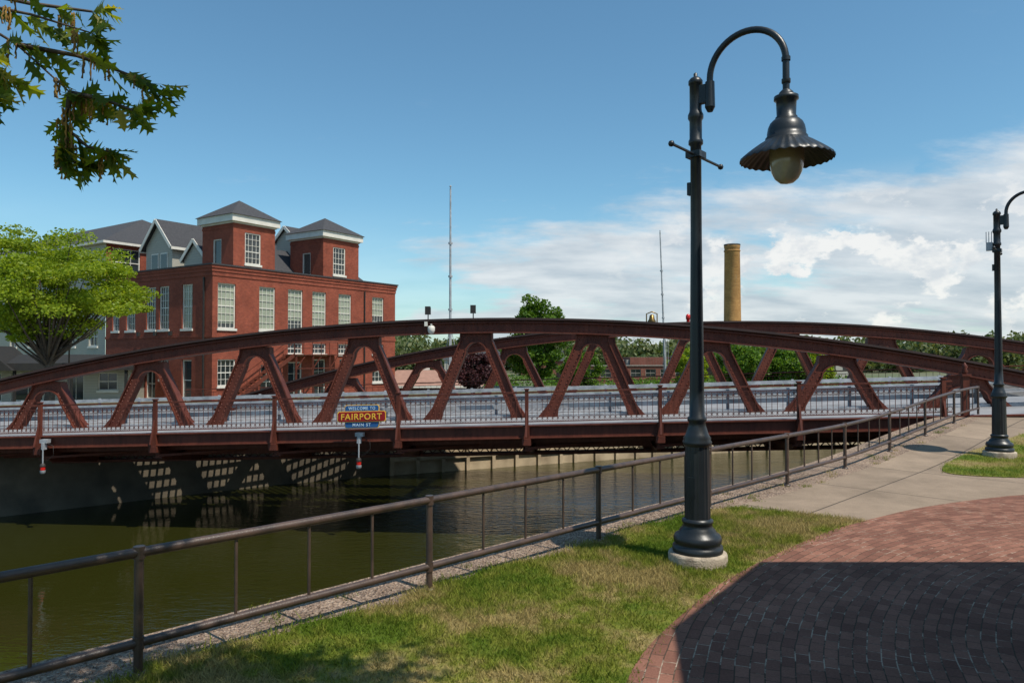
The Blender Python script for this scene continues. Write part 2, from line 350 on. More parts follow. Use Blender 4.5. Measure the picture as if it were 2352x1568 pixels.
# ------------------------------------------------------------ bridge
E=V((.9944,-.1059,0)).normalized(); Nn=V((.1059,.9944,0)).normalized(); B0=V((-16.19,25.0,0))
def W(s,w,z): return B0+E*s+Nn*w+V((0,0,z))
PP=4.19
def dk(s):
    return -.5+.0323*s if s<40 else -.5+.0323*40
Eu=(E+V((0,0,.0323))).normalized()
def zc1(k): return 3.32-.105*(k-3.2)**2
def zc2(k): return 3.55-.11*(k-3.45)**2
bridge=empty('lift_bridge',tuple(W(14,6,dk(14))))
def child(mb,name,mats):
    o=mb.obj(name,mats); o.parent=bridge; o.matrix_parent_inverse=Matrix.Translation(-bridge.location); return o
def sweep(b,path,w0,w1,lo,hi,mi=0):
    n=len(path); vs=[]
    for s,z in path:
        vs+= [W(s,w0,z+lo),W(s,w1,z+lo),W(s,w1,z+hi),W(s,w0,z+hi)]
    fs=[]
    for i in range(n-1):
        for k in range(4): fs.append((i*4+k,i*4+(k+1)%4,(i+1)*4+(k+1)%4,(i+1)*4+k))
    fs+=[(0,1,2,3),((n-1)*4+3,(n-1)*4+2,(n-1)*4+1,(n-1)*4)]
    b.add(vs,fs,mi)
rivets=[]
def truss(name,w0,zc,shift,k0,k1,rv=True,low=1.15):
    b=MB()
    ks=np.linspace(k0,k1,70); path=[(PP*(k+.5)+shift,zc(k)) for k in ks]
    sweep(b,path,w0-.15,w0+.15,-.2,.22); 
    sweep(b,path,w0-.32,w0+.32,.223,.30,1)
    sweep(b,path,w0-.26,w0+.26,.12,.155)
    sweep(b,path,w0-.28,w0+.28,-.245,-.203)
    if rv:
        for i in range(len(path)-1):
            for t in np.arange(0,1,.25):
                s=path[i][0]*(1-t)+path[i+1][0]*t; z=path[i][1]*(1-t)+path[i+1][1]*t
                rivets.append(W(s,w0-.155,z+.06)); rivets.append(W(s,w0-.155,z-.14))
    for k in (k0,k1):
        s=PP*(k+.5)+shift; b.box(W(s,w0,dk(s)-.1),.5,.35,.45,Eu,Nn,V((0,0,1)))
    for k in range(math.ceil(k0),int(k1)+1):
        st=PP*(k+.5)+shift; z=zc(k); zb=dk(st)-low
        if z-dk(st)<.7: continue
        ht=z-.2-zb; sl=(2.02-.26)/ht
        cen=lambda zz: .26+sl*(z-.2-zz)
        hw=.19; za=z-.98; a=cen(za)-hw; ah=.42
        pts=[(-cen(z-.2)-hw-.12,z-.22),(-cen(z-.5)-hw,z-.5),(-cen(zb)-hw,zb),(-cen(zb)+hw,zb)]
        arcp=[(-a*math.cos(t),za+ah*math.sin(t)) for t in np.linspace(0,math.pi,13)]
        poly=pts+arcp+[(cen(zb)-hw,zb),(cen(zb)+hw,zb),(cen(z-.5)+hw,z-.5),(cen(z-.2)+hw+.12,z-.22)]
        b.prism([W(st+x,w0-.09,zz) for x,zz in poly],Nn*.18)
        fl=lambda p,q:b.beam(W(st+p[0],w0,p[1]),W(st+q[0],w0,q[1]),.34,.045,side=Nn)
        for sg in (-1,1):
            fl((sg*(cen(z-.5)+hw),z-.5),(sg*(cen(zb)+hw),zb)); fl((sg*a,za),(sg*(cen(zb)-hw),zb))
            fl((sg*(cen(z-.2)+hw+.12),z-.24),(sg*(cen(z-.5)+hw),z-.5))
            g0=cen(dk(st)+.35); g1=cen(dk(st)-.1)
            b.prism([W(st+sg*(g0-.19),w0-.1,dk(st)+.42),W(st+sg*(g0+.19),w0-.1,dk(st)+.42),W(st+sg*(g1+.42),w0-.1,dk(st)-.1),W(st+sg*(g1-.32),w0-.1,dk(st)-.1)],Nn*.2)
            if rv:
                for q in np.arange(.55,z-dk(st)+.1,.13):
                    for o in (-.11,.11): rivets.append(W(st+sg*(cen(z-q)+o),w0-.095,z-q))
        for i in range(12): fl(arcp[i],arcp[i+1])
        if rv:
            for x in np.arange(-.45,.46,.13):
                for zz in (.32,.44): rivets.append(W(st+x,w0-.095,z-zz))
    return child(b,name,[M['red'],M['redtop']])
truss('near_truss',3.0,zc1,0,-2.9,8.6)
truss('far_truss',11.5,zc2,8.9,-2.45,9.1,True,.85)
r=.023; R=np.array([tuple(p) for p in rivets]); sh=np.array(tuple(-Nn))*.03; e=np.array(tuple(E)); u=np.array((0,0,1.))
tri=[]
ring=[e*math.cos(t)*r+u*math.sin(t)*r for t in (0,math.pi/2,math.pi,1.5*math.pi)]
for i in range(4): tri.append(np.stack([R+ring[i],R+ring[(i+1)%4],R+sh],1))
o=fast('rivets',np.stack(tri,1).reshape(-1,3),3,[M['rivet']]); o.parent=bridge; o.matrix_parent_inverse=Matrix.Translation(-bridge.location)
def line(s0,s1,st=2): 
    ss=list(np.arange(s0,s1,st))+[s1]; return [(s,dk(s)) for s in ss]
GAPS=[(3.4,5.2),(5.9,7.7),(8.4,10.2)]
dkb=MB(); full=line(-14,41)
sweep(dkb,full,.05,2.9,-.1,0,0); sweep(dkb,full,11.62,12.5,-.1,0,0)
for a_,b_ in ((5.2,5.9),(7.7,8.4),(10.2,11.2)): sweep(dkb,full,a_,b_,-.12,0,0)
sweep(dkb,full,2.95,3.4,-.12,.1,1); sweep(dkb,full,11.25,11.6,-.12,.1,1)
for a_,b_ in GAPS:
    wd_=b_-a_
    sweep(dkb,line(-14,-6),a_+.004,b_-.004,-.1,-.004,0); sweep(dkb,line(20,41),a_+.004,b_-.004,-.1,-.004,0)
    s=-6-wd_
    while s<20:
        for q0,q1,dz in ((0,1,0),(1,0,.003)):
            dkb.beam(W(s,a_+q0*wd_,dk(s)-.05+dz),W(s+wd_,a_+q1*wd_,dk(s+wd_)-.05+dz),.085,.07)
        s+=.40
child(dkb,'deck',[M['deckgrey'],M['galv']])
fr=MB(); mn=line(-12,40)
sweep(fr,mn,-.04,.0,-.38,-.03); sweep(fr,mn,-.14,.04,-.03,.01); sweep(fr,mn,-.14,.06,-.41,-.38)
sweep(fr,mn,2.8,3.2,-1.32,-1.22); sweep(fr,mn,2.8,3.2,-.5,-.42); sweep(fr,mn,11.3,11.7,-.95,-.6); sweep(fr,mn,12.5,12.55,-.3,0)
for ww in (1.1,5.5,8.05,10.6): sweep(fr,mn,ww-.06,ww+.06,-.55,-.19)
s=-9
while s<38:
    fr.beam(W(s,3,dk(s)-1.22),W(s+.7,3,dk(s)-.5),.05,.03,side=Nn); fr.beam(W(s+.7,3.03,dk(s)-1.22),W(s,3.03,dk(s)-.5),.05,.03,side=Nn); s+=.35
for k in range(-2,10):
    s=PP*k; z=dk(s)
    fr.box(W(s,6.3,z-.55),.07,6.2,.25,E,Nn,V((0,0,1)))
    fr.box(W(s,6.3,z-.82),.16,6.2,.02,E,Nn,V((0,0,1)))
    fr.prism([W(s-.05,-.05,z-.41),W(s-.05,-.05,z-.55),W(s-.05,.5,z-.95),W(s-.05,3,z-1.3),W(s-.05,3,z-.41)],E*.1)
    fr.box(W(s,-.08,z-.22),.09,.07,.22,E,Nn,V((0,0,1)))
    fr.box(W(s,-.10,z-.52),.14,.1,.10,E,Nn,V((0,0,1)))
    fr.beam(W(s,.1,z-.75),W(s+PP,3,z-.7),.1,.08)
sweep(fr,mn,.5,.62,-.62,-.42); sweep(fr,mn,1.7,1.8,-.95,-.75); sweep(fr,mn,2.3,2.4,-.6,-.4)
child(fr,'floor_framing',[M['red']])
def railing(name,w0,s0,s1,rings=True,step=.165,posts=True):
    b=MB(); pa=line(s0,s1,3)
    sweep(b,pa,w0-.035,w0+.035,1.02,1.07); sweep(b,pa,w0-.015,w0+.015,.89,.91); sweep(b,pa,w0-.025,w0+.025,.1,.13)
    s=s0
    while s<s1:
        b.box(W(s,w0,dk(s)+.5),.007,.007,.4,E,Nn,V((0,0,1)))
        if rings:
            for zz in (.80,.22):
                c=W(s+step/2,w0,dk(s)+zz); pts=[c+(E*math.cos(t)+V((0,0,1))*math.sin(t))*.07 for t in np.linspace(0,2*math.pi,9)[:-1]]
                b.tube(pts,.007,4,closed=True)
        s+=step
    if posts:
        for k in range(math.ceil(s0/PP),int(s1/PP)+1):
            s=PP*k; z=dk(s); b.box(W(s,w0-.06,z+.35),.055,.055,.78,E,Nn,V((0,0,1)))
            b.box(W(s,w0-.06,z+1.15),.075,.075,.02,E,Nn,V((0,0,1)))
            b.beam(W(s-.0,w0-.32,z-.35),W(s,w0-.08,z+.5),.06,.05,side=E)
    return child(b,name,[M['red']])
railing('sidewalk_railing',0.0,-7,29.6)
railing('far_railing',12.4,-2,46,False,.3,False)
gb=MB()
for ww in (3.6,10.85):
    for zz in (.36,.66): 
        sweep(gb,line(-13,41,4),ww-.04,ww+.04,zz-.08,zz+.08)
    for s in np.arange(-12,41,2.1): gb.box(W(s,ww+.08,dk(s)+.38),.05,.04,.4,E,Nn,V((0,0,1)))
child(gb,'guard_rails',[M['galv']])
ep=MB(); pz=dk(29.9)
ep.box(W(29.95,-.05,pz+.45),.09,.09,.75,E,Nn,V((0,0,1))); ep.box(W(29.95,-.05,pz+1.22),.13,.13,.03,E,Nn,V((0,0,1)))
ep.lathe([(.05,1.25),(.09,1.32),(.05,1.4),(.08,1.47),(.02,1.58),(0.001,1.6)],tuple(W(29.95,-.05,pz)),12)
child(ep,'end_post',[M['red']])
rd=MB()
rd.add([W(-14,2,dk(-14)-.03),W(-14,12.6,dk(-14)-.03),W(-70,12.6,-1.04),W(-70,2,-1.04)],[(0,1,2,3)])
rd.add([W(41,2,.80),W(41,12.6,.80),W(200,12.6,1.2),W(200,2,1.2)],[(0,1,2,3)])
rd.obj('road',[M['asph']])
# sign
def pm(name,c,rough=.4): return pbr(name,c,tuple(x*.92 for x in c),3,rough)
blue=pm('sign_blue',(.02,.10,.28)); redS=pm('sign_red',(.30,.008,.010)); yel=pm('sign_yellow',(.85,.48,.05)); lb=pm('sign_pale_blue',(.55,.72,.85))
sg=empty('town_sign',tuple(W(11.49,-.45,.316)))
so=V(W(11.49,-.45,.316)); zz=V((0,0,1))
def plate(pts,d,th,mat,name):
    b=MB(); b.prism([so+Eu*x+zz*y-Nn*d for x,y in pts],-Nn*th); o=b.obj(name,[mat]); o.parent=sg; o.matrix_parent_inverse=Matrix.Translation(-sg.location)
def oct_(hx,y0,y1,c): return [(-hx+c,y0),(hx-c,y0),(hx,y0+c),(hx,y1-c),(hx-c,y1),(-hx+c,y1),(-hx,y1-c),(-hx,y0+c)]
plate(oct_(.57,-.37,.37,.05),0,.03,yel,'border_back'); plate(oct_(.55,-.352,.352,.045),.031,.008,blue,'blue_panel')
plate(oct_(.80,-.175,.175,.05),.042,.02,yel,'border_front'); plate(oct_(.775,-.153,.153,.045),.063,.008,redS,'red_panel')
b=MB(); 
for x in (-.4,.4): b.beam(so+Eu*x-Nn*0,so+Eu*x+Nn*.42,.04,.04)
o=b.obj('brackets',[M['dark']]); o.parent=sg; o.matrix_parent_inverse=Matrix.Translation(-sg.location)
def text(t,wid,hei,y,mat,d,off,name,sp=1.0):
    cu=bpy.data.curves.new(name,'FONT'); cu.body=t; cu.size=.3; cu.offset=off; cu.extrude=.004; cu.space_character=sp
    tmp=bpy.data.objects.new('tmp',cu); scene.collection.objects.link(tmp); bpy.context.view_layer.update()
    me=bpy.data.meshes.new_from_object(tmp.evaluated_get(bpy.context.evaluated_depsgraph_get())); bpy.data.objects.remove(tmp)
    me.materials.clear(); me.materials.append(mat)
    xs=[v.co.x for v in me.vertices]; ys=[v.co.y for v in me.vertices]; x0,x1,y0,y1=min(xs),max(xs),min(ys),max(ys)
    for v in me.vertices:
        p=so+Eu*((v.co.x-(x0+x1)/2)*wid/(x1-x0))+zz*(y+(v.co.y-(y0+y1)/2)*hei/(y1-y0))-Nn*(d+v.co.z); v.co=p
    o=bpy.data.objects.new(name,me); scene.collection.objects.link(o); o.parent=sg; o.matrix_parent_inverse=Matrix.Translation(-sg.location)
text('FAIRPORT',1.34,.20,0,yel,.078,.004,'lettering_town',1.15)
text('WELCOME TO',.88,.10,.262,lb,.046,.003,'lettering_top',1.25); text('MAIN ST',.60,.10,-.266,lb,.046,.003,'lettering_bottom',1.25)
def navlight(s):
    z=dk(s); e0=empty('navigation_light',tuple(W(s,-.35,z-.4)))
    b=MB(); b.box(W(s,-.25,z-.15),.13,.1,.06,E,Nn,zz); b.box(W(s,-.3,z-.32),.06,.06,.11,E,Nn,zz)
    b.tube([W(s,-.35,z-.2),W(s,-.35,z-.95)],.024,8); b.tube([W(s+.1,-.3,z-.2),W(s+.35,-.32,z-.3),W(s+.38,-.34,z-.6),W(s+.1,-.35,z-.85)],.007,5,mi=1)
    b.lathe([(.0,.32),(.06,.3),(.09,.26),(.09,.2)],tuple(W(s,-.35,z-1.2)),14,mi=1); b.lathe([(.09,.08),(.09,.0),(.06,-.04),(.0,-.05)],tuple(W(s,-.35,z-1.2)),14)
    l=MB(); l.lathe([(.075,.20),(.08,.14),(.075,.08)],tuple(W(s,-.35,z-1.2)),14)
    for q,nm,mt in ((b,'housing',[M['galv'],M['dark']]),(l,'lens',[M['redlens']])):
        o=q.obj(nm,mt); o.parent=e0; o.matrix_parent_inverse=Matrix.Translation(-e0.location)
navlight(.35); navlight(11.35)
def onchord(k,off=0): return W(PP*(k+.5),3.0,zc1(k)+.30)
def flood(k,nm='flood_light'):
    p=onchord(k); b=MB(); b.tube([p,p+V((0,0,.2))],.02,6); b.box(p+V((0,0,.33)),.08,.11,.13,E,Nn,zz); b.box(p+V((.0,0,.2)),.1,.03,.015,E,Nn,zz); b.box(p+V((0,-.13,.33)),.1,.02,.15,E,Nn,zz)
    b.obj(nm,[M['dark']])
flood(2.57); flood(2.97)
b=MB(); p=W(PP*3.12,2.6,zc1(2.62)); b.beam(p+V((0,.35,.1)),p+V((0,-.1,.1)),.04,.04); b.tube([p+V((0,0,.1)),p+V((0,0,0))],.03,8)
b.lathe([(.0,.06),(.09,.05),(.13,0),(.13,-.12),(.1,-.2),(.05,-.25),(0,-.26)],tuple(p),16); b.box(p+V((-.2,.1,.12)),.05,.12,.08); b.obj('security_camera',[M['white']])
def onfar(k): return W(PP*(k+.5)+8.9,11.5,zc2(k)+.30)
p=onfar(2.55); b=MB(); b.lathe([(.0,.42),(.05,.42),(.1,.38),(.14,.2),(.2,.1),(.2,.07)],tuple(p),16)
b.tube([p+V((-.25,0,0)),p+V((-.25,0,.45)),p+V((0,0,.55)),p+V((.25,0,.45)),p+V((.25,0,0))],.03,6); b.obj('bridge_bell',[pbr('brass',(.25,.16,.05),(.1,.06,.02),5,.35,.8)])
p=onfar(2.95); b=MB(); b.lathe([(.08,0),(.08,.12),(.11,.14),(.11,.3),(.06,.36),(0,.38)],tuple(p),12); b.obj('red_beacon',[M['redlens']])
# ------------------------------------------------------------ canal handrail
hb=MB()
def RL(t): 
    y=5.24+t*2.65*.7071; return V((y-7.92,y,h1(y-7.92,y)))
tmax=9.05
pts=[RL(t) for t in np.arange(-5,tmax+.01,.25)]
hb.tube([p+V((0,0,.88)) for p in pts],.037,12); hb.tube([p+V((0,0,.235)) for p in pts],.032,12)
for k in range(-5,10):
    p=RL(k); hb.tube([p+V((0,0,-.05)),p+V((0,0,.88))],.032,12); hb.tube([p+V((0,0,.835)),p+V((0,0,.925))],.041,12)
    hb.tube([p+V((0,0,.19)),p+V((0,0,.28))],.039,12); hb.lathe([(.06,.012),(.055,.03),(.033,.035)],tuple(p),10)
    if k<9:
        for j in (.27,.51,.75):
            q=RL(k+j); hb.tube([q+V((0,0,.235)),q+V((0,0,.87))],.0135,8)
hb.obj('canal_railing',[M['rail']])
# ------------------------------------------------------------ street lamps
globe=pbr('frosted_globe',(.40,.35,.27),(.30,.27,.2),8,.12,0,spec=.6)
lampin=pbr('shade_inner',(.03,.034,.036),(.022,.025,.027),3,.5)
ang=math.atan2(-.64,.77)
def street_lamp(loc,device=False,rot=ang):
    e0=empty('street_lamp',loc); e0.rotation_euler=(0,0,rot)
    def ch(b,n,ms): 
        o=b.obj(n,ms); o.parent=e0
    f=MB(); f.lathe([(.32,-.2),(.32,.105),(.312,.125),(.29,.135),(.2,.136),(0,.136)],(0,0,0),32); ch(f,'concrete_footing',[M['foot']])
    b=MB()
    b.lathe([(.27,.13),(.275,.16),(.27,.20),(.235,.215),(.255,.24),(.262,.28),(.245,.32),(.20,.345),(.195,.37),(.165,.40),(.155,.44),(.17,.455),(.17,.48),(.142,.50)],(0,0,0),40)
    def fl(j,r,z,a): return r*(1-.045*(.5+.5*math.cos(16*a))),z
    b.lathe([(.142,.50),(.132,1.30)],(0,0,0),96,flute=fl)
    b.lathe([(.135,1.29),(.155,1.31),(.16,1.34),(.145,1.36),(.15,1.38),(.125,1.42),(.10,1.5),(.088,1.55),(.105,1.57),(.105,1.6),(.085,1.62),(.078,1.9),(.062,3.6),(.06,4.62),(.08,4.64),(.08,4.68),(.068,4.70),(.068,4.90),(.085,4.93),(.085,4.97),(.07,5.0),(.066,5.03),(.066,5.30),(.078,5.31),(.078,5.35),(.055,5.38),(.02,5.40),(.022,5.43),(.0,5.45)],(0,0,0),32)
    b.box((0,-.135,.85),.04,.012,.11)
    b.box((-.075,0,4.15),.02,.03,.07)
    b.box((.10,0,5.18),.05,.035,.10); b.tube([(.17,0,5.02),(.17,0,5.30)],[.055,.05],14); b.tube([(.17,0,4.97),(.17,0,5.02)],[.03,.055],14)
    g=[(.17,0,5.30)]+[(.585-.415*math.cos(t),0,5.33+.415*math.sin(t)) for t in np.linspace(0,math.pi,25)]+[(1.0,0,5.08),(1.0,0,5.0)]
    b.tube(g,.035,14); b.lathe([(.045,5.13),(.045,5.09),(.036,5.08)],(1,0,0),14); b.lathe([(.045,5.36),(.045,5.32)],(1,0,0),14)
    p1=V((0.0,-.58,4.52)); p2=V((0.0,.66,4.52)); b.tube([p1,p2],.016,8)
    for p in (p1,p2): b.lathe([(0,-.035),(.025,-.025),(.035,0),(.025,.025),(0,.035)],tuple(p),12)
    b.box((0,0,4.52),.085,.085,.035)
    ch(b,'post',[M['lamp']])
    h=MB()
    h.lathe([(.04,5.02),(.07,4.99),(.075,4.965),(.12,4.95),(.122,4.915),(.10,4.90),(.094,4.745),(.108,4.735),(.108,4.715),(.13,4.705),(.160,4.675),(.180,4.63),(.190,4.575),(.192,4.53),(.208,4.525),(.208,4.50),(.215,4.495)],(1,0,0),36)
    K=[0,.4,.7,.9,1,1]
    def sc(j,r,z,a): return r,z+.0065*K[j]*math.cos(32*a)
    h.lathe([(.215,4.495),(.28,4.452),(.34,4.408),(.40,4.362),(.460,4.312),(.462,4.298)],(1,0,0),192,flute=sc)
    K2=[1,.9,.7,.4,0]
    def sc2(j,r,z,a): return r,z+.0065*K2[j]*math.cos(32*a)
    h.lathe([(.460,4.298),(.40,4.350),(.34,4.396),(.28,4.440),(.17,4.47)],(1,0,0),192,mi=1,flute=sc2)
    ch(h,'shade',[M['lamp'],lampin])
    q=MB(); q.lathe([(.160,4.46),(.168,4.40),(.171,4.32),(.166,4.24),(.148,4.165),(.115,4.10),(.065,4.058),(0,4.045)],(1,0,0),32); ch(q,'globe',[globe])
    if device:
        d=MB(); d.box((-.14,.0,4.62),.06,.05,.09); 
        for x in (-.2,-.15,-.1): d.tube([(x,0,4.7),(x,0,4.95)],.008,5)
        d.beam((-.06,0,4.62),(-.1,0,4.62),.03,.03); ch(d,'wireless_unit',[M['galv']])
street_lamp((2.05,8.05,0)); street_lamp((10.66,15.9,h1(10.66,15.9)),True)
# ------------------------------------------------------------ buildings
C0=V((-21.5,52,0))
def FP(p,q,z): return C0+d1*p+d2*q+V((0,0,z))
def facade(w,fr,gl,O,u,nr,L,z0,z1,ops,wi=0,gi=0,mun=(3,5),sill=True,dep=.2):
    us=sorted(set([0,L]+[o[0] for o in ops]+[o[1] for o in ops])); zs=sorted(set([z0,z1]+[o[2] for o in ops]+[o[3] for o in ops]))
    P=lambda a,z,d=0: O+u*a+V((0,0,z))+nr*d
    for i in range(len(us)-1):
        for j in range(len(zs)-1):
            cu=(us[i]+us[i+1])/2; cz=(zs[j]+zs[j+1])/2
            if any(o[0]<cu<o[1] and o[2]<cz<o[3] for o in ops): continue
            w.add([P(us[i],zs[j]),P(us[i+1],zs[j]),P(us[i+1],zs[j+1]),P(us[i],zs[j+1])],[(0,1,2,3)],wi)
    for o in ops:
        a0,a1,b0,b1=o[:4]; g=o[4] if len(o)>4 else gi; mm=o[5] if len(o)>5 else mun
        for (x0,y0,x1,y1) in ((a0,b0,a1,b0),(a1,b0,a1,b1),(a1,b1,a0,b1),(a0,b1,a0,b0)):
            w.add([P(x0,y0),P(x1,y1),P(x1,y1,-dep),P(x0,y0,-dep)],[(0,1,2,3)],wi)
        if g==1:
            bz=b0+(b1-b0)*random.choice((0,0,.12,.25,.5))
            gl.add([P(a0,bz,-dep+.02),P(a1,bz,-dep+.02),P(a1,b1,-dep+.02),P(a0,b1,-dep+.02)],[(0,1,2,3)],1)
            if bz>b0: gl.add([P(a0,b0,-dep+.02),P(a1,b0,-dep+.02),P(a1,bz,-dep+.02),P(a0,bz,-dep+.02)],[(0,1,2,3)],0)
        else: gl.add([P(a0,b0,-dep+.02),P(a1,b0,-dep+.02),P(a1,b1,-dep+.02),P(a0,b1,-dep+.02)],[(0,1,2,3)],g)
        t=.08; d=-dep+.06
        fr.box(P((a0+a1)/2,b0+t/2,d),(a1-a0)/2-.002,.05,t/2,u,nr); fr.box(P((a0+a1)/2,b1-t/2,d),(a1-a0)/2-.002,.05,t/2,u,nr)
        fr.box(P(a0+t/2,(b0+b1)/2,d),t/2,.05,(b1-b0)/2-t,u,nr); fr.box(P(a1-t/2,(b0+b1)/2,d),t/2,.05,(b1-b0)/2-t,u,nr)
        for k in range(1,mm[0]): fr.box(P(a0+(a1-a0)*k/mm[0],(b0+b1)/2,d-.01),.014,.03,(b1-b0)/2-t,u,nr)
        for k in range(1,mm[1]): fr.box(P((a0+a1)/2,b0+(b1-b0)*k/mm[1],d-.012),(a1-a0)/2-t,.027,.014 if k!=mm[1]//2 else .035,u,nr)
        if sill: fr.box(P((a0+a1)/2,b0-.08,.03),(a1-a0)/2+.08,.07,.08,u,nr)
def mkbuilding(name,parts):
    e0=empty(name,tuple(parts[0][3]))
    for b,n,ms,_ in parts:
        if b.v:
            o=b.obj(n,ms); o.parent=e0; o.matrix_parent_inverse=Matrix.Translation(-e0.location)
w_,f_,g_,r_=MB(),MB(),MB(),MB()
ZB=-1.15; ZR=8.75
cs=[1.18,4.76,7.5,10.0,12.9,17.0]
ops=[(c-.74,c+.74,4.2,7.5,1,(4,6)) for c in cs]
ops+=[(c-.74,c+.74,2.35,3.2,0,(4,2)) for c in cs[2:]]
ops+=[(.45,1.95,.0,1.95,0,(4,4)),(4.2,5.4,-1.1,1.5,0,(2,2)),(6.8,8.2,-1.1,1.7,0,(2,3)),(9.4,10.7,-1.1,1.9,0,(2,3)),(12.3,13.5,-.2,1.9,0,(3,4)),(16.3,17.7,-.2,1.7,0,(3,4))]
facade(w_,f_,g_,FP(0,0,0),d1,-d2,19.3,ZB,ZR,ops)
o2=[(c-.66,c+.66,4.2,7.5,(1 if c<5 else 0),(4,6)) for c in (3.05,6.0,7.75,10.6)]
o2+=[(2.45,3.65,-1.1,1.9,0,(1,2)),(5.35,6.5,.4,1.9,0,(3,3)),(7.1,8.4,-1.1,1.2,0,(2,2)),(10,11.2,.2,1.8,0,(3,3)),(12.3,13.3,4.2,7.3,0,(4,6))]
facade(w_,f_,g_,FP(0,0,0),d2,-d1,14.3,ZB,ZR,o2)
w_.add([FP(19.3,0,ZB),FP(19.3,14.3,ZB),FP(19.3,14.3,ZR),FP(19.3,0,ZR)],[(0,1,2,3)]); w_.add([FP(0,14.3,ZB),FP(19.3,14.3,ZB),FP(19.3,14.3,ZR),FP(0,14.3,ZR)],[(0,1,2,3)])
r_.add([FP(0.1,.1,ZR-.25),FP(19.2,.1,ZR-.25),FP(19.2,14.2,ZR-.25),FP(0.1,14.2,ZR-.25)],[(0,1,2,3)],0)
def band(b,z0,z1,pr,mi=0,Lp=19.3,Lq=14.3):
    b.hexa([FP(-pr,-pr,z0),FP(Lp+pr,-pr,z0),FP(Lp+pr,-.002,z0),FP(-pr,-.002,z0),FP(-pr,-pr,z1),FP(Lp+pr,-pr,z1),FP(Lp+pr,-.002,z1),FP(-pr,-.002,z1)],mi)
    b.hexa([FP(-pr,.0,z0),FP(-.002,.0,z0),FP(-.002,Lq,z0),FP(-pr,Lq,z0),FP(-pr,.0,z1),FP(-.002,0,z1),FP(-.002,Lq,z1),FP(-pr,Lq,z1)],mi)
band(w_,8.0,8.3,.05); band(w_,8.3,8.55,.10); band(w_,8.55,8.75,.16); band(r_,8.752,8.86,.22)
band(w_,3.55,3.75,.05)
def tower(p0,wd,zt,q0=-.06):
    a=p0;c=p0+wd
    ow=[(wd*.27,wd*.27+1.4,ZR+.35,ZR+2.7,0,(4,5))]
    facade(w_,f_,g_,FP(a,q0,0),d1,-d2,wd,ZR-.1,zt,ow,dep=.15)
    facade(w_,f_,g_,FP(a,q0,0),d2,-d1,wd,ZR-.1,zt,[(wd*.38,wd*.38+1.0,ZR+.0,ZR+2.2,0,(1,1))],dep=.15)
    for (x0,y0,x1,y1) in ((c,q0,c,q0+wd),(a,q0+wd,c,q0+wd)):
        w_.add([FP(x0,y0,ZR-.1),FP(x1,y1,ZR-.1),FP(x1,y1,zt),FP(x0,y0,zt)],[(0,1,2,3)])
    m=(a+c)/2; n=q0+wd/2; H=wd/2
    f_.box(FP(m,n,zt+.25),H+.28,H+.28,.25,d1,d2); f_.box(FP(m,n,zt-.06),H+.08,H+.08,.06,d1,d2)
    k=H+.40; t=zt+.502
    r_.add([FP(m-k,n-k,t),FP(m+k,n-k,t),FP(m+k,n+k,t),FP(m-k,n+k,t),FP(m,n,t+1.55)],[(0,1,4),(1,2,4),(2,3,4),(3,0,4),(3,2,1,0)])
    w_.box(FP(m,n,zt-.35),H+.03,H+.03,.1,d1,d2)
tower(1.65,3.75,12.15); tower(10.35,4.1,12.2)
def block(p0,p1,q0,q1,z0,z1,wb,mi=0): wb.hexa([FP(p0,q0,z0),FP(p1,q0,z0),FP(p1,q1,z0),FP(p0,q1,z0),FP(p0,q0,z1),FP(p1,q0,z1),FP(p1,q1,z1),FP(p0,q1,z1)],mi)
def gable(p0,p1,q0,q1,z0,z1,wi,oh=.35,hip=0):
    block(p0,p1,q0,q1,z0-3,z0,w_,wi); m=(q0+q1)/2
    if not hip: w_.add([FP(p0,q0,z0),FP(p0,q1,z0),FP(p0,m,z1-.1)],[(0,1,2)],wi)
    dz=oh*(z1-z0)/(m-q0); a=p0-oh
    for sgn,qq in ((1,q0),(-1,q1)):
        qe=qq-oh*sgn
        A,B,Cc,D=FP(a,qe,z0-dz),FP(p1+oh,qe,z0-dz),FP(p1+oh-hip,m,z1),FP(a+hip,m,z1)
        r_.add([A,B,Cc,D]+[v+V((0,0,.14)) for v in (A,B,Cc,D)],[(3,2,1,0),(4,5,6,7),(0,1,5,4),(1,2,6,5),(2,3,7,6),(3,0,4,7)],0)
        if not hip: f_.beam(A+V((0,0,.02))-d1*.03,D+V((0,0,.02))-d1*.03,.06,.26,side=d1)
        f_.beam(A+d2*(-.03*sgn),B+d2*(-.03*sgn),.06,.22,side=d2)
    if hip:
        for pp,ss in ((a,1),(p1+oh,-1)):
            r_.add([FP(pp,q0-oh,z0-dz+.13),FP(pp,q1+oh,z0-dz+.13),FP(pp+hip*ss,m,z1+.13)],[(0,1,2)],0)
gable(2,18,8.2,11.9,11.2,13.2,1)
gable(2.4,9,4.3,7.2,9.9,11.3,1,.2)
gable(3.2,18.6,3.6,8.3,9.3,11.4,1,.3,hip=1.8)
gable(11.6,15,4.8,7.4,12.6,13.7,1,.25)
for q in (8.9,10.2): f_.box(FP(1.97,q+.35,9.85),.04,.5,.7,d1,d2); g_.box(FP(1.94,q+.35,9.85),.03,.4,.58,d1,d2,mi=0)
facade(w_,f_,g_,FP(0,14.36,0),d1,-d2,13,8.0,11.7,[(.6,2.9,8.9,11.2,0,(3,2))],wi=0)
oA=[]
for z in (-.2,3.0,6.2,9.2):
    for i in range(7): oA.append((1.2+i*3.6,2.6+i*3.6,z,z+1.6,0,(2,2)))
facade(w_,f_,g_,FP(0,14.36,0),d2,-d1,27,ZB,11.7,oA,wi=1)
kq0,kq1,kp0,kp1=14.0,41.7,-.4,13.4
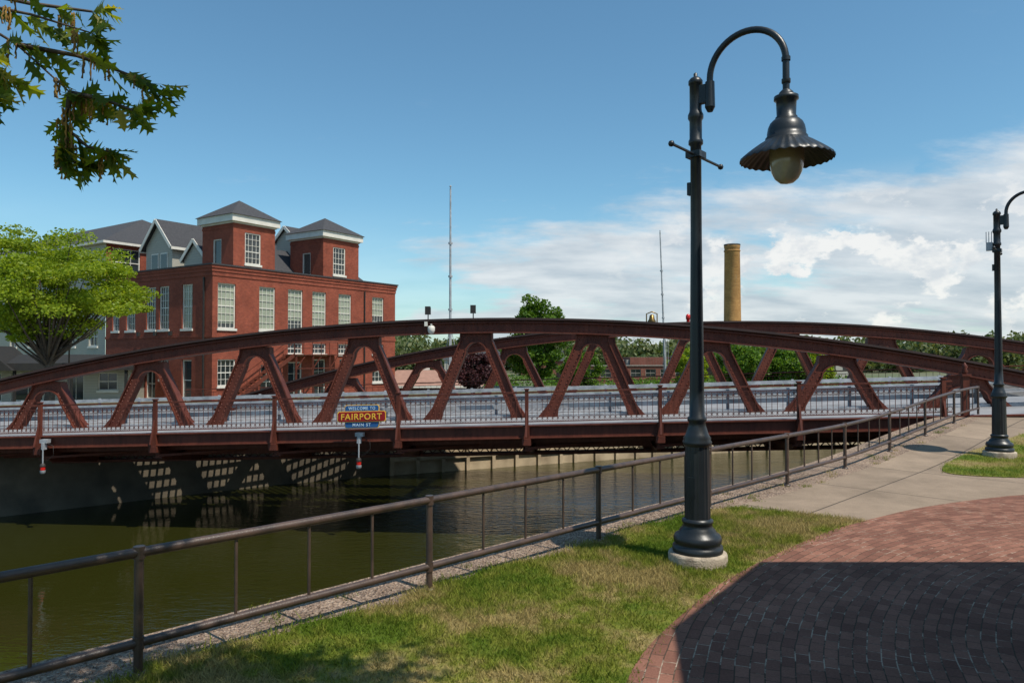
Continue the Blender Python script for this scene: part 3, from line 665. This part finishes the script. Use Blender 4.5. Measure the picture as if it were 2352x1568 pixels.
r_.add([FP(kp0,kq0,11.7),FP(kp1,kq0,11.7),FP(kp1,kq1,11.7),FP(kp0,kq1,11.7),FP(6,kq0+5.5,14.9),FP(6.5,kq1-5.5,14.9)],[(0,1,4),(1,2,5,4),(2,3,5),(3,0,4,5),(3,2,1,0)])
f_.box(FP(6.5,27.85,11.58),6.95,13.9,.1,d1,d2)
for q in (5.0,7.0,9.3): f_.box(FP(-.1,q,3.9),.1,.12,.16,d1,d2,mi=1)
f_.box(FP(-.09,.9,3.5),.05,.05,4.4,d1,d2,mi=1); f_.box(FP(15.2,-.09,3.5),.05,.05,4.4,d1,d2,mi=1)
fe=MB()
fe.box(FP(9,-.7,2.28),2.7,.7,.04,d1,d2); 
for p in np.arange(6.3,11.8,.9): fe.beam(FP(p,-1.35,2.3),FP(p,-1.35,3.3),.05,.05)
for z in (2.8,3.3): fe.beam(FP(6.3,-1.35,z),FP(11.7,-1.35,z),.04,.05)
for q in (-.4,-1.3):
    fe.beam(FP(6.3,q,2.25),FP(.9,q,-1.1),.06,.28); fe.beam(FP(6.3,q,3.25),FP(.9,q,-.1),.04,.05)
for i in range(15):
    t=i/15; fe.box(FP(6.3-5.4*t,-.85,2.2-3.35*t),.13,.44,.02,d1,d2)
    if i%3==0: fe.beam(FP(6.3-5.4*t,-1.3,2.2-3.35*t),FP(6.3-5.4*t,-1.3,3.2-3.35*t),.04,.04)
for p in (6.5,8.2,10,11.5): fe.beam(FP(p,-1.3,-1.1),FP(p,-1.3,2.25),.12,.12); fe.beam(FP(p,-1.3,1.2),FP(p+.9,-1.3,2.2),.07,.07)
for z in (.3,1.2): fe.beam(FP(6.5,-1.3,z),FP(11.5,-1.3,z),.07,.07)
mkbuilding('brick_mill_building',[(w_,'walls',[M['brick'],M['siding']],C0),(f_,'window_frames_and_trim',[M['white'],M['dark']],C0),(g_,'windows',[M['glassd'],M['blind']],C0),(r_,'roof',[M['roof']],C0),(fe,'fire_escape',[M['red']],C0)])
# entrance pavilion
w_,f_,g_,r_=MB(),MB(),MB(),MB(); O=V((-38,50.5,0)); ux=V((.97,.24,0)).normalized(); nx=V((.24,-.97,0)).normalized()
facade(w_,f_,g_,O,ux,nx,10.5,-1.1,1.4,[(.4,2.2,-1.0,1.0),(2.8,4.8,-1.0,1.0),(6.3,7.4,-1.05,1.1,0,(2,1)),(8.3,9.6,-.3,1.0)],mun=(2,2))
w_.add([O+ux*10.5+V((0,0,-1.1)),O+ux*10.5-nx*6+V((0,0,-1.1)),O+ux*10.5-nx*6+V((0,0,1.4)),O+ux*10.5+V((0,0,1.4))],[(0,1,2,3)])
A=[O-ux*.5+nx*1.6,O+ux*11+nx*1.6,O+ux*11-nx*6,O-ux*.5-nx*6]
r_.hexa([a+V((0,0,1.2)) for a in A]+[a+V((0,0,1.7)) for a in A])
B=[a+V((0,0,1.702)) for a in A]; r_.add(B+[(A[0]+A[3])/2+ux*2+V((0,0,2.3)),(A[1]+A[2])/2-ux*2+V((0,0,2.3))],[(0,1,5,4),(1,2,5),(2,3,4,5),(3,0,4)])
r_.prism([O+nx*2.0+V((0,0,1.2)),O+ux*3.6+nx*2.0+V((0,0,1.2)),O+ux*1.8+nx*2.0+V((0,0,2.9))],-nx*5)
for k in (0,3.5,7,10.5): r_.beam(O+ux*k+nx*1.4+V((0,0,-1.1)),O+ux*k+nx*1.4+V((0,0,1.2)),.16,.16)
mkbuilding('entrance_pavilion',[(w_,'walls',[M['siding']],O),(f_,'trim',[M['white']],O),(g_,'windows',[M['glassd'],M['blind']],O),(r_,'roof',[M['roofd']],O)])
w_,f_,g_,r_=MB(),MB(),MB(),MB(); O=V((9,124,0)); ux=V((1,.06,0)).normalized(); nx=V((.06,-1,0)).normalized()
ops=[(1+i*2.6,2.8+i*2.6,-1.6,-.2,0,(2,2)) for i in range(8)]
facade(w_,f_,g_,O,ux,nx,23,-2.8,.35,ops,mun=(2,2),sill=False)
w_.add([O+V((0,0,-2.8)),O-nx*12+V((0,0,-2.8)),O-nx*12+V((0,0,.35)),O+V((0,0,.35))],[(0,1,2,3)]); f_.box(O+ux*11.5+nx*.02+V((0,0,.42)),11.7,.15,.07,ux,nx)
r_.add([O+V((0,0,.3)),O+ux*23+V((0,0,.3)),O+ux*23-nx*12+V((0,0,.3)),O-nx*12+V((0,0,.3))],[(0,1,2,3)])
for k in (10.5,12,13.5): f_.box(O+ux*k-nx*4+V((0,0,.9)),.5,.5,.5,ux,nx)
w_.box(O+ux*17-nx*7+V((0,0,.9)),5,4,.9,ux,nx)
mkbuilding('low_brick_building',[(w_,'walls',[M['brick2']],O),(f_,'trim',[pbr('dull_trim',(.35,.32,.28),None,2,.8)],O),(g_,'windows',[M['glassd'],M['blind']],O),(r_,'roof',[M['roof']],O)])
w_,r_,f_=MB(),MB(),MB(); O=V((-12.5,68,0))
w_.hexa([(-12.3,68.4,-1.2),(-3.4,68.4,-1.2),(-3.4,77,-1.2),(-12.3,77,-1.2),(-12.3,68.4,-.6),(-3.4,68.4,-.6),(-3.4,77,-.6),(-12.3,77,-.6)])
r_.add([(-12.9,67.8,-.7),(-2.8,67.8,-.7),(-2.8,77.6,-.7),(-12.9,77.6,-.7),(-11.5,72.7,.75),(-5.2,72.7,.75)],[(0,1,5,4),(1,2,5),(2,3,4,5),(3,0,4),(3,2,1,0)])
r_.box((-9,74.5,1.2),.5,.5,.8,mi=1); f_.box((-7.85,67.78,-.72),5.0,.04,.1)
mkbuilding('tan_roof_building',[(w_,'walls',[M['brick2']],O),(r_,'roof',[M['tan'],M['white']],O),(f_,'fascia',[M['white']],O)])
def house(x,y,wd,dp,z0,zh,zr,wm,name='distant_house'):
    a,b=MB(),MB(); a.hexa([(x,y,z0),(x+wd,y,z0),(x+wd,y+dp,z0),(x,y+dp,z0),(x,y,zh),(x+wd,y,zh),(x+wd,y+dp,zh),(x,y+dp,zh)])
    b.prism([(x-.3,y-.3,zh+.002),(x-.3,y+dp+.3,zh+.002),(x-.3,y+dp/2,zr)],(wd+.6,0,0))
    c=MB()
    for i in range(int(wd/2.5)): c.box((x+1.4+i*2.5,y-.02,(z0+zh)/2+.2),.45,.03,.6)
    mkbuilding(name,[(a,'walls',[wm],(x,y,0)),(b,'roof',[M['roof']],(x,y,0)),(c,'windows',[M['glassd']],(x,y,0))])
house(-14,150,12,9,-2.8,1.2,3.6,M['siding']); house(2,170,10,8,-2.8,0.8,3.2,M['brick2']); house(40,140,14,9,-2.8,.4,2.2,M['brick2']); house(62,160,14,9,-2.8,1.4,3.4,M['siding'])
ym=brickmat('yellow_brick',(.56,.30,.10),(.42,.205,.065),(.33,.24,.14),.25,.09)
b=MB()
b.lathe([(1.50,-2.8),(1.38,8),(1.24,19.9),(1.30,20.0),(1.30,20.5),(1.0,20.5),(.95,18)],(36.5,120,0),40)
b.lathe([(1.27,19.3),(1.33,19.35),(1.33,19.5),(1.27,19.55)],(36.5,120,0),40)
b.lathe([(1.31,20.3),(1.33,20.32),(1.33,20.52),(1.0,20.53)],(36.5,120,0),40,mi=1)
for z in (4,8,12,16): b.lathe([(1.5-.0135*(z+2.8)+.02,z),(1.5-.0135*(z+2.8)+.02,z+.12)],(36.5,120,0),40,mi=1)
b.obj('brick_chimney',[ym,M['dark']])
def mast(name,x,y,z0,z1,r0,lean=0):
    b=MB(); n=8; pts=[V((x+lean*(i/n),y,z0+(z1-z0)*i/n)) for i in range(n+1)]
    b.tube(pts,[r0*(1-.5*i/n) for i in range(n+1)],8); b.lathe([(0,.2),(.08,.1),(.0,0)],tuple(pts[-1]),8)
    zt=z0+(z1-z0)*.32
    for k in range(3):
        a=k*2.1+.4; b.tube([V((x+lean*.3,y,zt+.8)),V((x+math.cos(a)*.28,y+math.sin(a)*.28,zt-.4)),V((x+math.cos(a)*.3,y+math.sin(a)*.3,z0))],.025,5)
    for q in (.45,.6,.75): p=pts[0].lerp(pts[-1],q); b.lathe([(r0*1.3,-.06),(r0*1.3,.06)],tuple(p),8)
    b.obj(name,[M['galv']])
mast('antenna_mast',-3.83,45,-1.1,12.65,.10); mast('antenna_mast',15.9,75,-1.2,15.0,.12,-.55)
b=MB(); b.lathe([(.16,-1.1),(.16,-.9),(.07,-.7),(.05,2.6),(.09,2.65),(.05,2.75)],(-30.4,49.8,0),12); b.lathe([(.12,2.75),(.2,3.25),(.24,3.3),(.08,3.55),(.02,3.75),(0,3.8)],(-30.4,49.8,0),6,sm=False); b.obj('lantern_post',[M['dark']])
b=MB(); b.lathe([(.07,-2.7),(.05,1.0),(.13,1.1),(.2,1.6),(.06,1.8),(0,1.9)],(-2.2,66,0),8); b.obj('lantern_post',[M['dark']])
# ------------------------------------------------------------ trees
def quads(C,size,flat=0.0):
    n=len(C); a=rng.normal(size=(n,3)); h=rng.normal(size=(n,3)); 
    if flat: a[:,2]*=(1-flat); h[:,2]*=(1-flat)
    a/=np.linalg.norm(a,axis=1)[:,None]
    b=np.cross(a,h); b/=np.linalg.norm(b,axis=1)[:,None]; s=(size*rng.uniform(.6,1.3,n))[:,None]
    return np.stack([C-a*s,C-b*s*.55,C+a*s,C+b*s*.55],1).reshape(-1,3)
def tree(name,loc,top,cr,zlo,nc,per,ls,mat,flat=.8,cs_=.3,trunk=.2,seed=1,split=.35,lf=0.0,limbs=1.0):
    global rng
    rng=np.random.default_rng(seed); x,y,z0=loc; e0=empty(name,loc)
    zc=(top+zlo)/2; hz=(top-zlo)/2; b=MB(); L=[]
    zt=z0+(zlo-z0)*.9+hz*split
    b.tube([V((x,y,z0-.2)),V((x+.03*cr,y,(z0+zt)/2)),V((x,y,zt))],[trunk*1.25,trunk*.9,trunk*.6],10)
    for i in range(nc):
        d=rng.normal(size=3); d/=np.linalg.norm(d); rr=rng.uniform(.35,.95)
        c=np.array([x,y,zc])+d*np.array([cr,cr,hz])*rr
        n=int(per*rng.uniform(.5,1.3)); pr=cr*cs_*rng.uniform(.6,1.2)
        q=rng.normal(size=(n,3)); q/=np.linalg.norm(q,axis=1)[:,None]; q*=(rng.random(n)**.5)[:,None]*pr; q[:,2]*=flat
        L.append(c+q)
        if rng.random()<limbs:
            st=V((x,y,zt-rng.uniform(0,.35)*(zt-z0)*.8)); cv=V(tuple(c)); mid=st.lerp(cv,.5)+V((0,0,-.08*cr+.08*cr*rng.random()))
            b.tube([st,mid,cv],[trunk*.33,trunk*.18,trunk*.05],5)
    o=b.obj('trunk_and_limbs',[M['bark']]); o.parent=e0; o.matrix_parent_inverse=Matrix.Translation(-e0.location)
    o=fast('foliage',quads(np.concatenate(L),ls,lf),4,[mat],e0); o.matrix_parent_inverse=Matrix.Translation(-e0.location)
bright=leafmat('spring_leaves',[(0,(.16,.25,.015)),(.5,(.25,.345,.022)),(1,(.36,.43,.035))],.5)
green=leafmat('green_leaves',[(0,(.05,.12,.012)),(.6,(.10,.20,.018)),(1,(.17,.27,.03))],.4)
purple=leafmat('purple_leaves',[(0,(.035,.012,.016)),(1,(.09,.028,.03))],.2)
hill=leafmat('distant_leaves',[(0,(.07,.11,.04)),(.5,(.12,.16,.055)),(1,(.18,.19,.085))],.3)
tree('honey_locust_tree',(-26.2,41,-1.1),9.55,5.4,2.4,150,400,.095,bright,.36,.22,.26,3,.1,0.4,.4)
tree('maple_tree',(2.4,75,-1.2),8.6,3.4,-.6,95,340,.17,green,.8,.28,.2,4)
tree('purple_plum_tree',(-3.2,60,-1.1),2.8,2.0,-.9,55,260,.12,purple,.9,.3,.12,5)
tree('green_tree',(25.5,80,-1.5),3.7,3.0,-1.6,60,300,.17,green,.9,.3,.15,6)
tree('green_tree',(30.5,82,-1.5),3.3,3.2,-1.6,60,300,.17,green,.9,.3,.15,7)
tree('green_tree',(35.5,86,-1.5),3.0,2.8,-1.6,45,250,.17,bright,.9,.3,.15,8)
tree('green_tree',(21.5,88,-1.5),3.0,2.6,-1.6,45,250,.17,bright,.9,.3,.15,9)
tree('green_tree',(8.5,92,-1.5),3.4,2.8,-2.0,45,250,.17,green,.9,.3,.15,19)
rng=np.random.default_rng(21); L=[]
for i in range(1000):
    x=rng.uniform(-110,300); y=rng.uniform(190,260)+abs(x)*.1
    top=8.6 if x<60 else 8.0
    top+=1.6*math.sin(x*.11)+1.0*math.sin(x*.37+1); r=rng.uniform(2.5,5); h=(top+2.8)*rng.uniform(.55,1.05)*y/225
    n=170; q=rng.normal(size=(n,3)); q/=np.linalg.norm(q,axis=1)[:,None]; q*=(rng.random(n)**.35)[:,None]; L.append(np.array([x,y,-2.8+h*.52])+q*np.array([r,r,h*.48]))
fast('distant_treeline',quads(np.concatenate(L),.8),4,[hill])
L=[]
for i in range(260):
    x=rng.uniform(-20,60); y=rng.uniform(90,150); n=90; q=rng.normal(size=(n,3)); q*=.5
    L.append(np.array([x,y,-2.3])+q*np.array([1.6,1.6,.8]))
fast('far_bank_shrubs',quads(np.concatenate(L),.22),4,[green])
# oak tree
oak=empty('oak_tree',(-4.3,-.6,0)); pinv=Matrix.Translation((4.3,.6,0))
oakm=leafmat('oak_leaves',[(0,(.055,.10,.010)),(.4,(.10,.155,.014)),(.75,(.21,.25,.02)),(1,(.36,.29,.035))],.6)
catk=pbr('catkins',(.36,.21,.04),(.17,.095,.03),9,.9)
b=MB(); b.tube([(-4.3,-.6,-.1),(-4.25,-.5,1.6),(-4.1,-.3,3.2),(-3.9,0,5)],[.28,.22,.19,.15],12)
limbs=[((-4.1,-.3,3.2),(-4.3,1.6,4.1),(-3.9,3.2,4.5)),((-3.9,0,5),(-2,1,6.2),(.4,2.6,6.3)),((-3.9,0,5),(-1.6,.6,6.4),(1.2,2.3,6.6)),((-3.9,0,5),(-4.8,-1,6.5),(-5.5,-2,7.4)),((-3.9,0,5),(-3.2,1.4,6.4),(-1,2.6,6.6))]
for l in limbs: b.tube([V(p) for p in l],[.1,.06,.025],8)
prof=[(0,.01),(.10,.03),(.16,.12),(.22,.30),(.27,.12),(.34,.14),(.42,.46),(.48,.16),(.56,.15),(.66,.44),(.70,.16),(.78,.12),(.86,.26),(.89,.08),(1,0)]
leafV=[];leafF=[]; lrng=random.Random(5)
def oakleaf(p,d,size):
    d=V(d).normalized(); sd=d.cross(V((lrng.gauss(0,1),lrng.gauss(0,1),lrng.gauss(0,1)))).normalized(); up=d.cross(sd)
    o=len(leafV); n=len(prof)
    for i,(t,wd) in enumerate(prof):
        c=p+d*size*t+up*size*(-.22*t*t)
        sw=.12 if wd>.2 else 0
        leafV.append(c); leafV.append(c+(sd*wd+d*sw*.8)*size*.75+up*size*wd*.2); leafV.append(c+(-sd*wd+d*sw*.8)*size*.75+up*size*wd*.2)
    for i in range(n-1):
        a=o+3*i; leafF.append((a,a+1,a+4,a+3)); leafF.append((a,a+3,a+5,a+2))
cat=MB()
tw=[
 [(-3.9,3.2,4.5),(-3.3,3.9,4.35),(-2.75,4.0,4.02),(-2.45,4.0,3.75)],
 [(-2.75,4.0,4.02),(-2.45,4.05,3.98),(-2.15,4.1,3.88),(-2.02,4.1,3.78)],
 [(-2.45,4.0,3.75),(-2.48,4.0,3.56),(-2.35,4.0,3.45),(-2.22,4.0,3.42)],
 [(-2.48,4.0,3.56),(-2.50,4.0,3.44),(-2.42,4.0,3.36)],
 [(-2.45,4.0,3.75),(-2.25,3.95,3.70),(-2.05,3.9,3.62)],
 [(-3.3,3.9,4.35),(-2.9,3.9,4.2),(-2.6,3.9,4.14),(-2.3,3.95,4.06)],
 [(-3.3,3.9,4.35),(-3.0,3.8,4.0),(-2.8,3.8,3.86),(-2.66,3.8,3.76)],
 [(-3.5,3.7,4.4),(-2.9,3.6,4.35),(-2.5,3.6,4.2)],
 [(-3.3,3.9,4.35),(-2.75,4.1,4.30),(-2.45,4.2,4.30)],
 [(-3.0,3.8,4.0),(-2.85,3.7,3.72),(-2.7,3.7,3.62)],
]
for t in tw:
    P=[V(p) for p in t]
    b.tube(P,[.016,.011,.007,.004][:len(P)],6)
    for i in range(len(P)-1):
        if P[i].x< -3.25: continue
        for q in np.linspace(0,1,5):
            c=P[i].lerp(P[i+1],float(q))+V((lrng.gauss(0,.02),lrng.gauss(0,.03),lrng.gauss(0,.02)))
            for _ in range(lrng.choice((1,2,2))):
                dd=(P[i+1]-P[i]).normalized()*.8+V((lrng.gauss(.15,.45),lrng.gauss(0,.5),lrng.gauss(-.4,.45)))
                oakleaf(c,dd,lrng.uniform(.12,.19))
            if lrng.random()<.38:
                for _ in range(4):
                    x=c+V((lrng.gauss(0,.014),lrng.gauss(0,.014),0)); Ln=lrng.uniform(.07,.15); n=7
                    cat.tube([x+V((lrng.gauss(0,.003),lrng.gauss(0,.003),-Ln*k/n)) for k in range(n+1)],[.0035+.003*(k%2) for k in range(n+1)],5)
    for _ in range(5): oakleaf(P[-1],V((lrng.gauss(.6,.5),lrng.gauss(0,.5),lrng.gauss(-.4,.45))),lrng.uniform(.13,.19))
# crown above the path: shades the lower left of the lawn
for _ in range(62):
    c=V((lrng.uniform(-1.3,2.0),lrng.uniform(1.9,3.15),lrng.uniform(6.0,6.7)))
    for _ in range(38): oakleaf(c+V((lrng.gauss(0,.2),lrng.gauss(0,.2),lrng.gauss(0,.15))),V((lrng.gauss(0,1),lrng.gauss(0,1),lrng.gauss(-.2,.5))),lrng.uniform(.15,.23))
o=b.obj('trunk_and_branches',[M['bark']]); o.parent=oak; o.matrix_parent_inverse=pinv
lm=bpy.data.meshes.new('leaves'); lm.from_pydata([tuple(v) for v in leafV],[],leafF); lm.materials.append(oakm); lo=bpy.data.objects.new('leaves',lm); scene.collection.objects.link(lo); lo.parent=oak; lo.matrix_parent_inverse=pinv
o=cat.obj('catkins',[catk]); o.parent=oak; o.matrix_parent_inverse=pinv
# ------------------------------------------------------------ building beside the path
w_,r_,f_,g_=MB(),MB(),MB(),MB(); foot=[(3.36,-8),(3.36,3.2),(3.53,4.24),(4.92,6.17),(16,6.17),(16,-8)]; inn=[(3.75,-7.6),(3.75,3.1),(3.9,4.1),(5.15,5.75),(15.6,5.75),(15.6,-7.6)]
w_.prism([(x,y,0.03) for x,y in inn],(0,0,4.6)); r_.prism([(x,y,4.62) for x,y in foot],(0,0,.38)); 
for y in (-5,-2,1): f_.box((3.73,y,1.8),.04,.6,.8); g_.box((3.70,y,1.8),.03,.5,.7)
mkbuilding('canal_side_building',[(w_,'walls',[M['brick2']],(9,0,0)),(r_,'roof',[M['roof']],(9,0,0)),(f_,'window_frames',[M['white']],(9,0,0)),(g_,'windows',[M['glassd']],(9,0,0))])
# ------------------------------------------------------------ pedestrian
def person(s,w):
    z=dk(s); J={'pel':(0,0,.92),'ch':(0,.0,1.28),'nk':(0,.02,1.45),'hd':(0,.0,1.58),'ht':(0,0,1.70),'hl':(-.09,0,.88),'kl':(-.12,-.1,.48),'al':(-.12,.08,.08),'fl':(-.12,-.1,.04),'hr':(.09,0,.88),'kr':(.11,.0,.48),'ar':(.12,.14,.1),'fr':(.12,.0,.04),
     'sl':(-.18,0,1.40),'el':(-.24,.03,1.12),'wl':(-.22,-.12,.9),'sr':(.18,0,1.40),'er':(.24,.05,1.12),'wr':(.24,-.06,.88)}
    Rd={'pel':.14,'ch':.15,'nk':.06,'hd':.095,'ht':.075,'hl':.09,'kl':.065,'al':.045,'fl':.04,'hr':.09,'kr':.065,'ar':.045,'fr':.04,'sl':.065,'el':.045,'wl':.03,'sr':.065,'er':.045,'wr':.03}
    Ed=[('pel','ch'),('ch','nk'),('nk','hd'),('hd','ht'),('pel','hl'),('hl','kl'),('kl','al'),('al','fl'),('pel','hr'),('hr','kr'),('kr','ar'),('ar','fr'),('ch','sl'),('sl','el'),('el','wl'),('ch','sr'),('sr','er'),('er','wr')]
    ks=list(J); me=bpy.data.meshes.new('body'); me.from_pydata([J[k] for k in ks],[(ks.index(a),ks.index(c)) for a,c in Ed],[])
    o=bpy.data.objects.new('pedestrian',me); scene.collection.objects.link(o); md=o.modifiers.new('skin','SKIN')
    for i,k in enumerate(ks):
        sv=me.skin_vertices[0].data[i]; sv.radius=(Rd[k],Rd[k]*.85); sv.use_root=(k=='pel')
    sb=o.modifiers.new('sub','SUBSURF'); sb.levels=2; sb.render_levels=2
    o.location=W(s,w,z); o.rotation_euler=(0,0,math.radians(70))
    m,nt,bb=new_mat('clothed_person'); co=coord(nt); sp=N(nt,'ShaderNodeSeparateXYZ'); nt.links.new(co,sp.inputs[0])
    mr=N(nt,'ShaderNodeMath',operation='DIVIDE'); nt.links.new(sp.outputs[2],mr.inputs[0]); mr.inputs[1].default_value=1.8
    c=ramp(nt,mr.outputs[0],[(0,(.02,.02,.02)),(.05,(.03,.04,.07)),(.54,(.05,.25,.27)),(.815,(.45,.27,.19)),(.90,(.05,.03,.02))])
    for n_ in nt.nodes:
        if n_.type=='VALTORGB': n_.color_ramp.interpolation='CONSTANT'
    nt.links.new(c,bb.inputs['Base Color']); me.materials.append(m)
person(29.0,12.05)
# ------------------------------------------------------------ world, sun
sunv=V((.38,-.325,.866)).normalized()
wd=bpy.data.worlds.new('World'); scene.world=wd; wd.use_nodes=True; nt=wd.node_tree; bg=nt.nodes['Background']; out=nt.nodes['World Output']
sk=N(nt,'ShaderNodeTexSky',sky_type='NISHITA'); sk.sun_disc=False; sk.sun_elevation=math.radians(60); sk.sun_rotation=math.atan2(sunv.x,sunv.y); sk.air_density=1.0; sk.dust_density=.6; sk.ozone_density=1.6
bg.inputs['Strength'].default_value=.105
nt.links.new(mixc(nt,1.0,sk.outputs[0],(.92,1.32,1.34),'MULTIPLY'),bg.inputs['Color'])
tc=N(nt,'ShaderNodeTexCoord'); sp=N(nt,'ShaderNodeSeparateXYZ'); nt.links.new(tc.outputs['Generated'],sp.inputs[0])
def ma(op,a,b_=None,cl=False):
    n=N(nt,'ShaderNodeMath',operation=op); n.use_clamp=cl
    for i,v in enumerate((a,b_)):
        if v is None: continue
        if isinstance(v,(int,float)): n.inputs[i].default_value=v
        else: nt.links.new(v,n.inputs[i])
    return n.outputs[0]
def mr(v,a,b_,c=0,d=1,sm=True):
    n=N(nt,'ShaderNodeMapRange',interpolation_type='SMOOTHSTEP' if sm else 'LINEAR'); nt.links.new(v,n.inputs[0])
    for i,q in enumerate((a,b_,c,d)): n.inputs[i+1].default_value=q
    return n.outputs[0]
X,Y,Z=sp.outputs
zz_=ma('ADD',ma('MAXIMUM',Z,0.0),.22)
cv=N(nt,'ShaderNodeCombineXYZ'); nt.links.new(ma('DIVIDE',X,zz_),cv.inputs[0]); nt.links.new(ma('DIVIDE',ma('MULTIPLY',Y,1.7),zz_),cv.inputs[1])
n1=noise(nt,cv.outputs[0],1.5,12,.6); n2=noise(nt,cv.outputs[0],2.4,6,.55)
cov=mr(X,-.34,.06); top=mr(ma('SUBTRACT',Z,ma('MULTIPLY',X,.13)),.11,.23,1,0)
c_=ma('MULTIPLY',cov,top)
dens=mr(ma('ADD',n1,ma('MULTIPLY',ma('SUBTRACT',c_,.5),.46)),.45,.71,0,.90)
wis=ma('MULTIPLY',mr(noise(nt,cv.outputs[0],1.6,10,.7),.58,.80,0,.45),mr(Z,.42,.2))
haze=mr(Z,.0,.22,.36,0)
dens=ma('MAXIMUM',ma('MAXIMUM',dens,wis),haze)
mp=N(nt,'ShaderNodeMapping'); mp.inputs['Scale'].default_value=(1,1,1.7); mp.inputs['Location'].default_value=(.12,0,.3); nt.links.new(tc.outputs['Generated'],mp.inputs[0])
n3=noise(nt,mp.outputs[0],8.5,10,.6)
cum=ma('MULTIPLY',mr(n3,.485,.54),ma('MULTIPLY',mr(Z,.012,.04),mr(Z,.24,.14)))
cum=ma('MULTIPLY',cum,mr(X,.06,.32))
n4=noise(nt,mp.outputs[0],26,6,.6)
shade=ramp(nt,n2,[(.32,(.56,.64,.72)),(.62,(.88,.92,.95))])
shade=mixc(nt,cum,shade,ramp(nt,n4,[(.35,(.80,.83,.87)),(.55,(1.08,1.06,1.03))]))
b2=N(nt,'ShaderNodeBackground'); nt.links.new(shade,b2.inputs['Color']); b2.inputs['Strength'].default_value=.88
mx=N(nt,'ShaderNodeMixShader'); nt.links.new(ma('MAXIMUM',dens,ma('MULTIPLY',cum,.9)),mx.inputs[0]); nt.links.new(bg.outputs[0],mx.inputs[1]); nt.links.new(b2.outputs[0],mx.inputs[2]); nt.links.new(mx.outputs[0],out.inputs['Surface'])
sl=bpy.data.lights.new('sun','SUN'); sl.energy=5.0; sl.angle=math.radians(.53); sl.color=(1,.93,.82)
so_=bpy.data.objects.new('sun',sl); scene.collection.objects.link(so_); so_.rotation_euler=sunv.to_track_quat('Z','Y').to_euler()
cam=bpy.data.cameras.new('camera'); cam.lens=25.5; cam.sensor_width=36; cam.clip_end=6000; cam.clip_start=.05
co_=bpy.data.objects.new('camera',cam); scene.collection.objects.link(co_); co_.location=(0,0,2.3); co_.rotation_euler=(math.radians(91.03),0,0)
scene.camera=co_
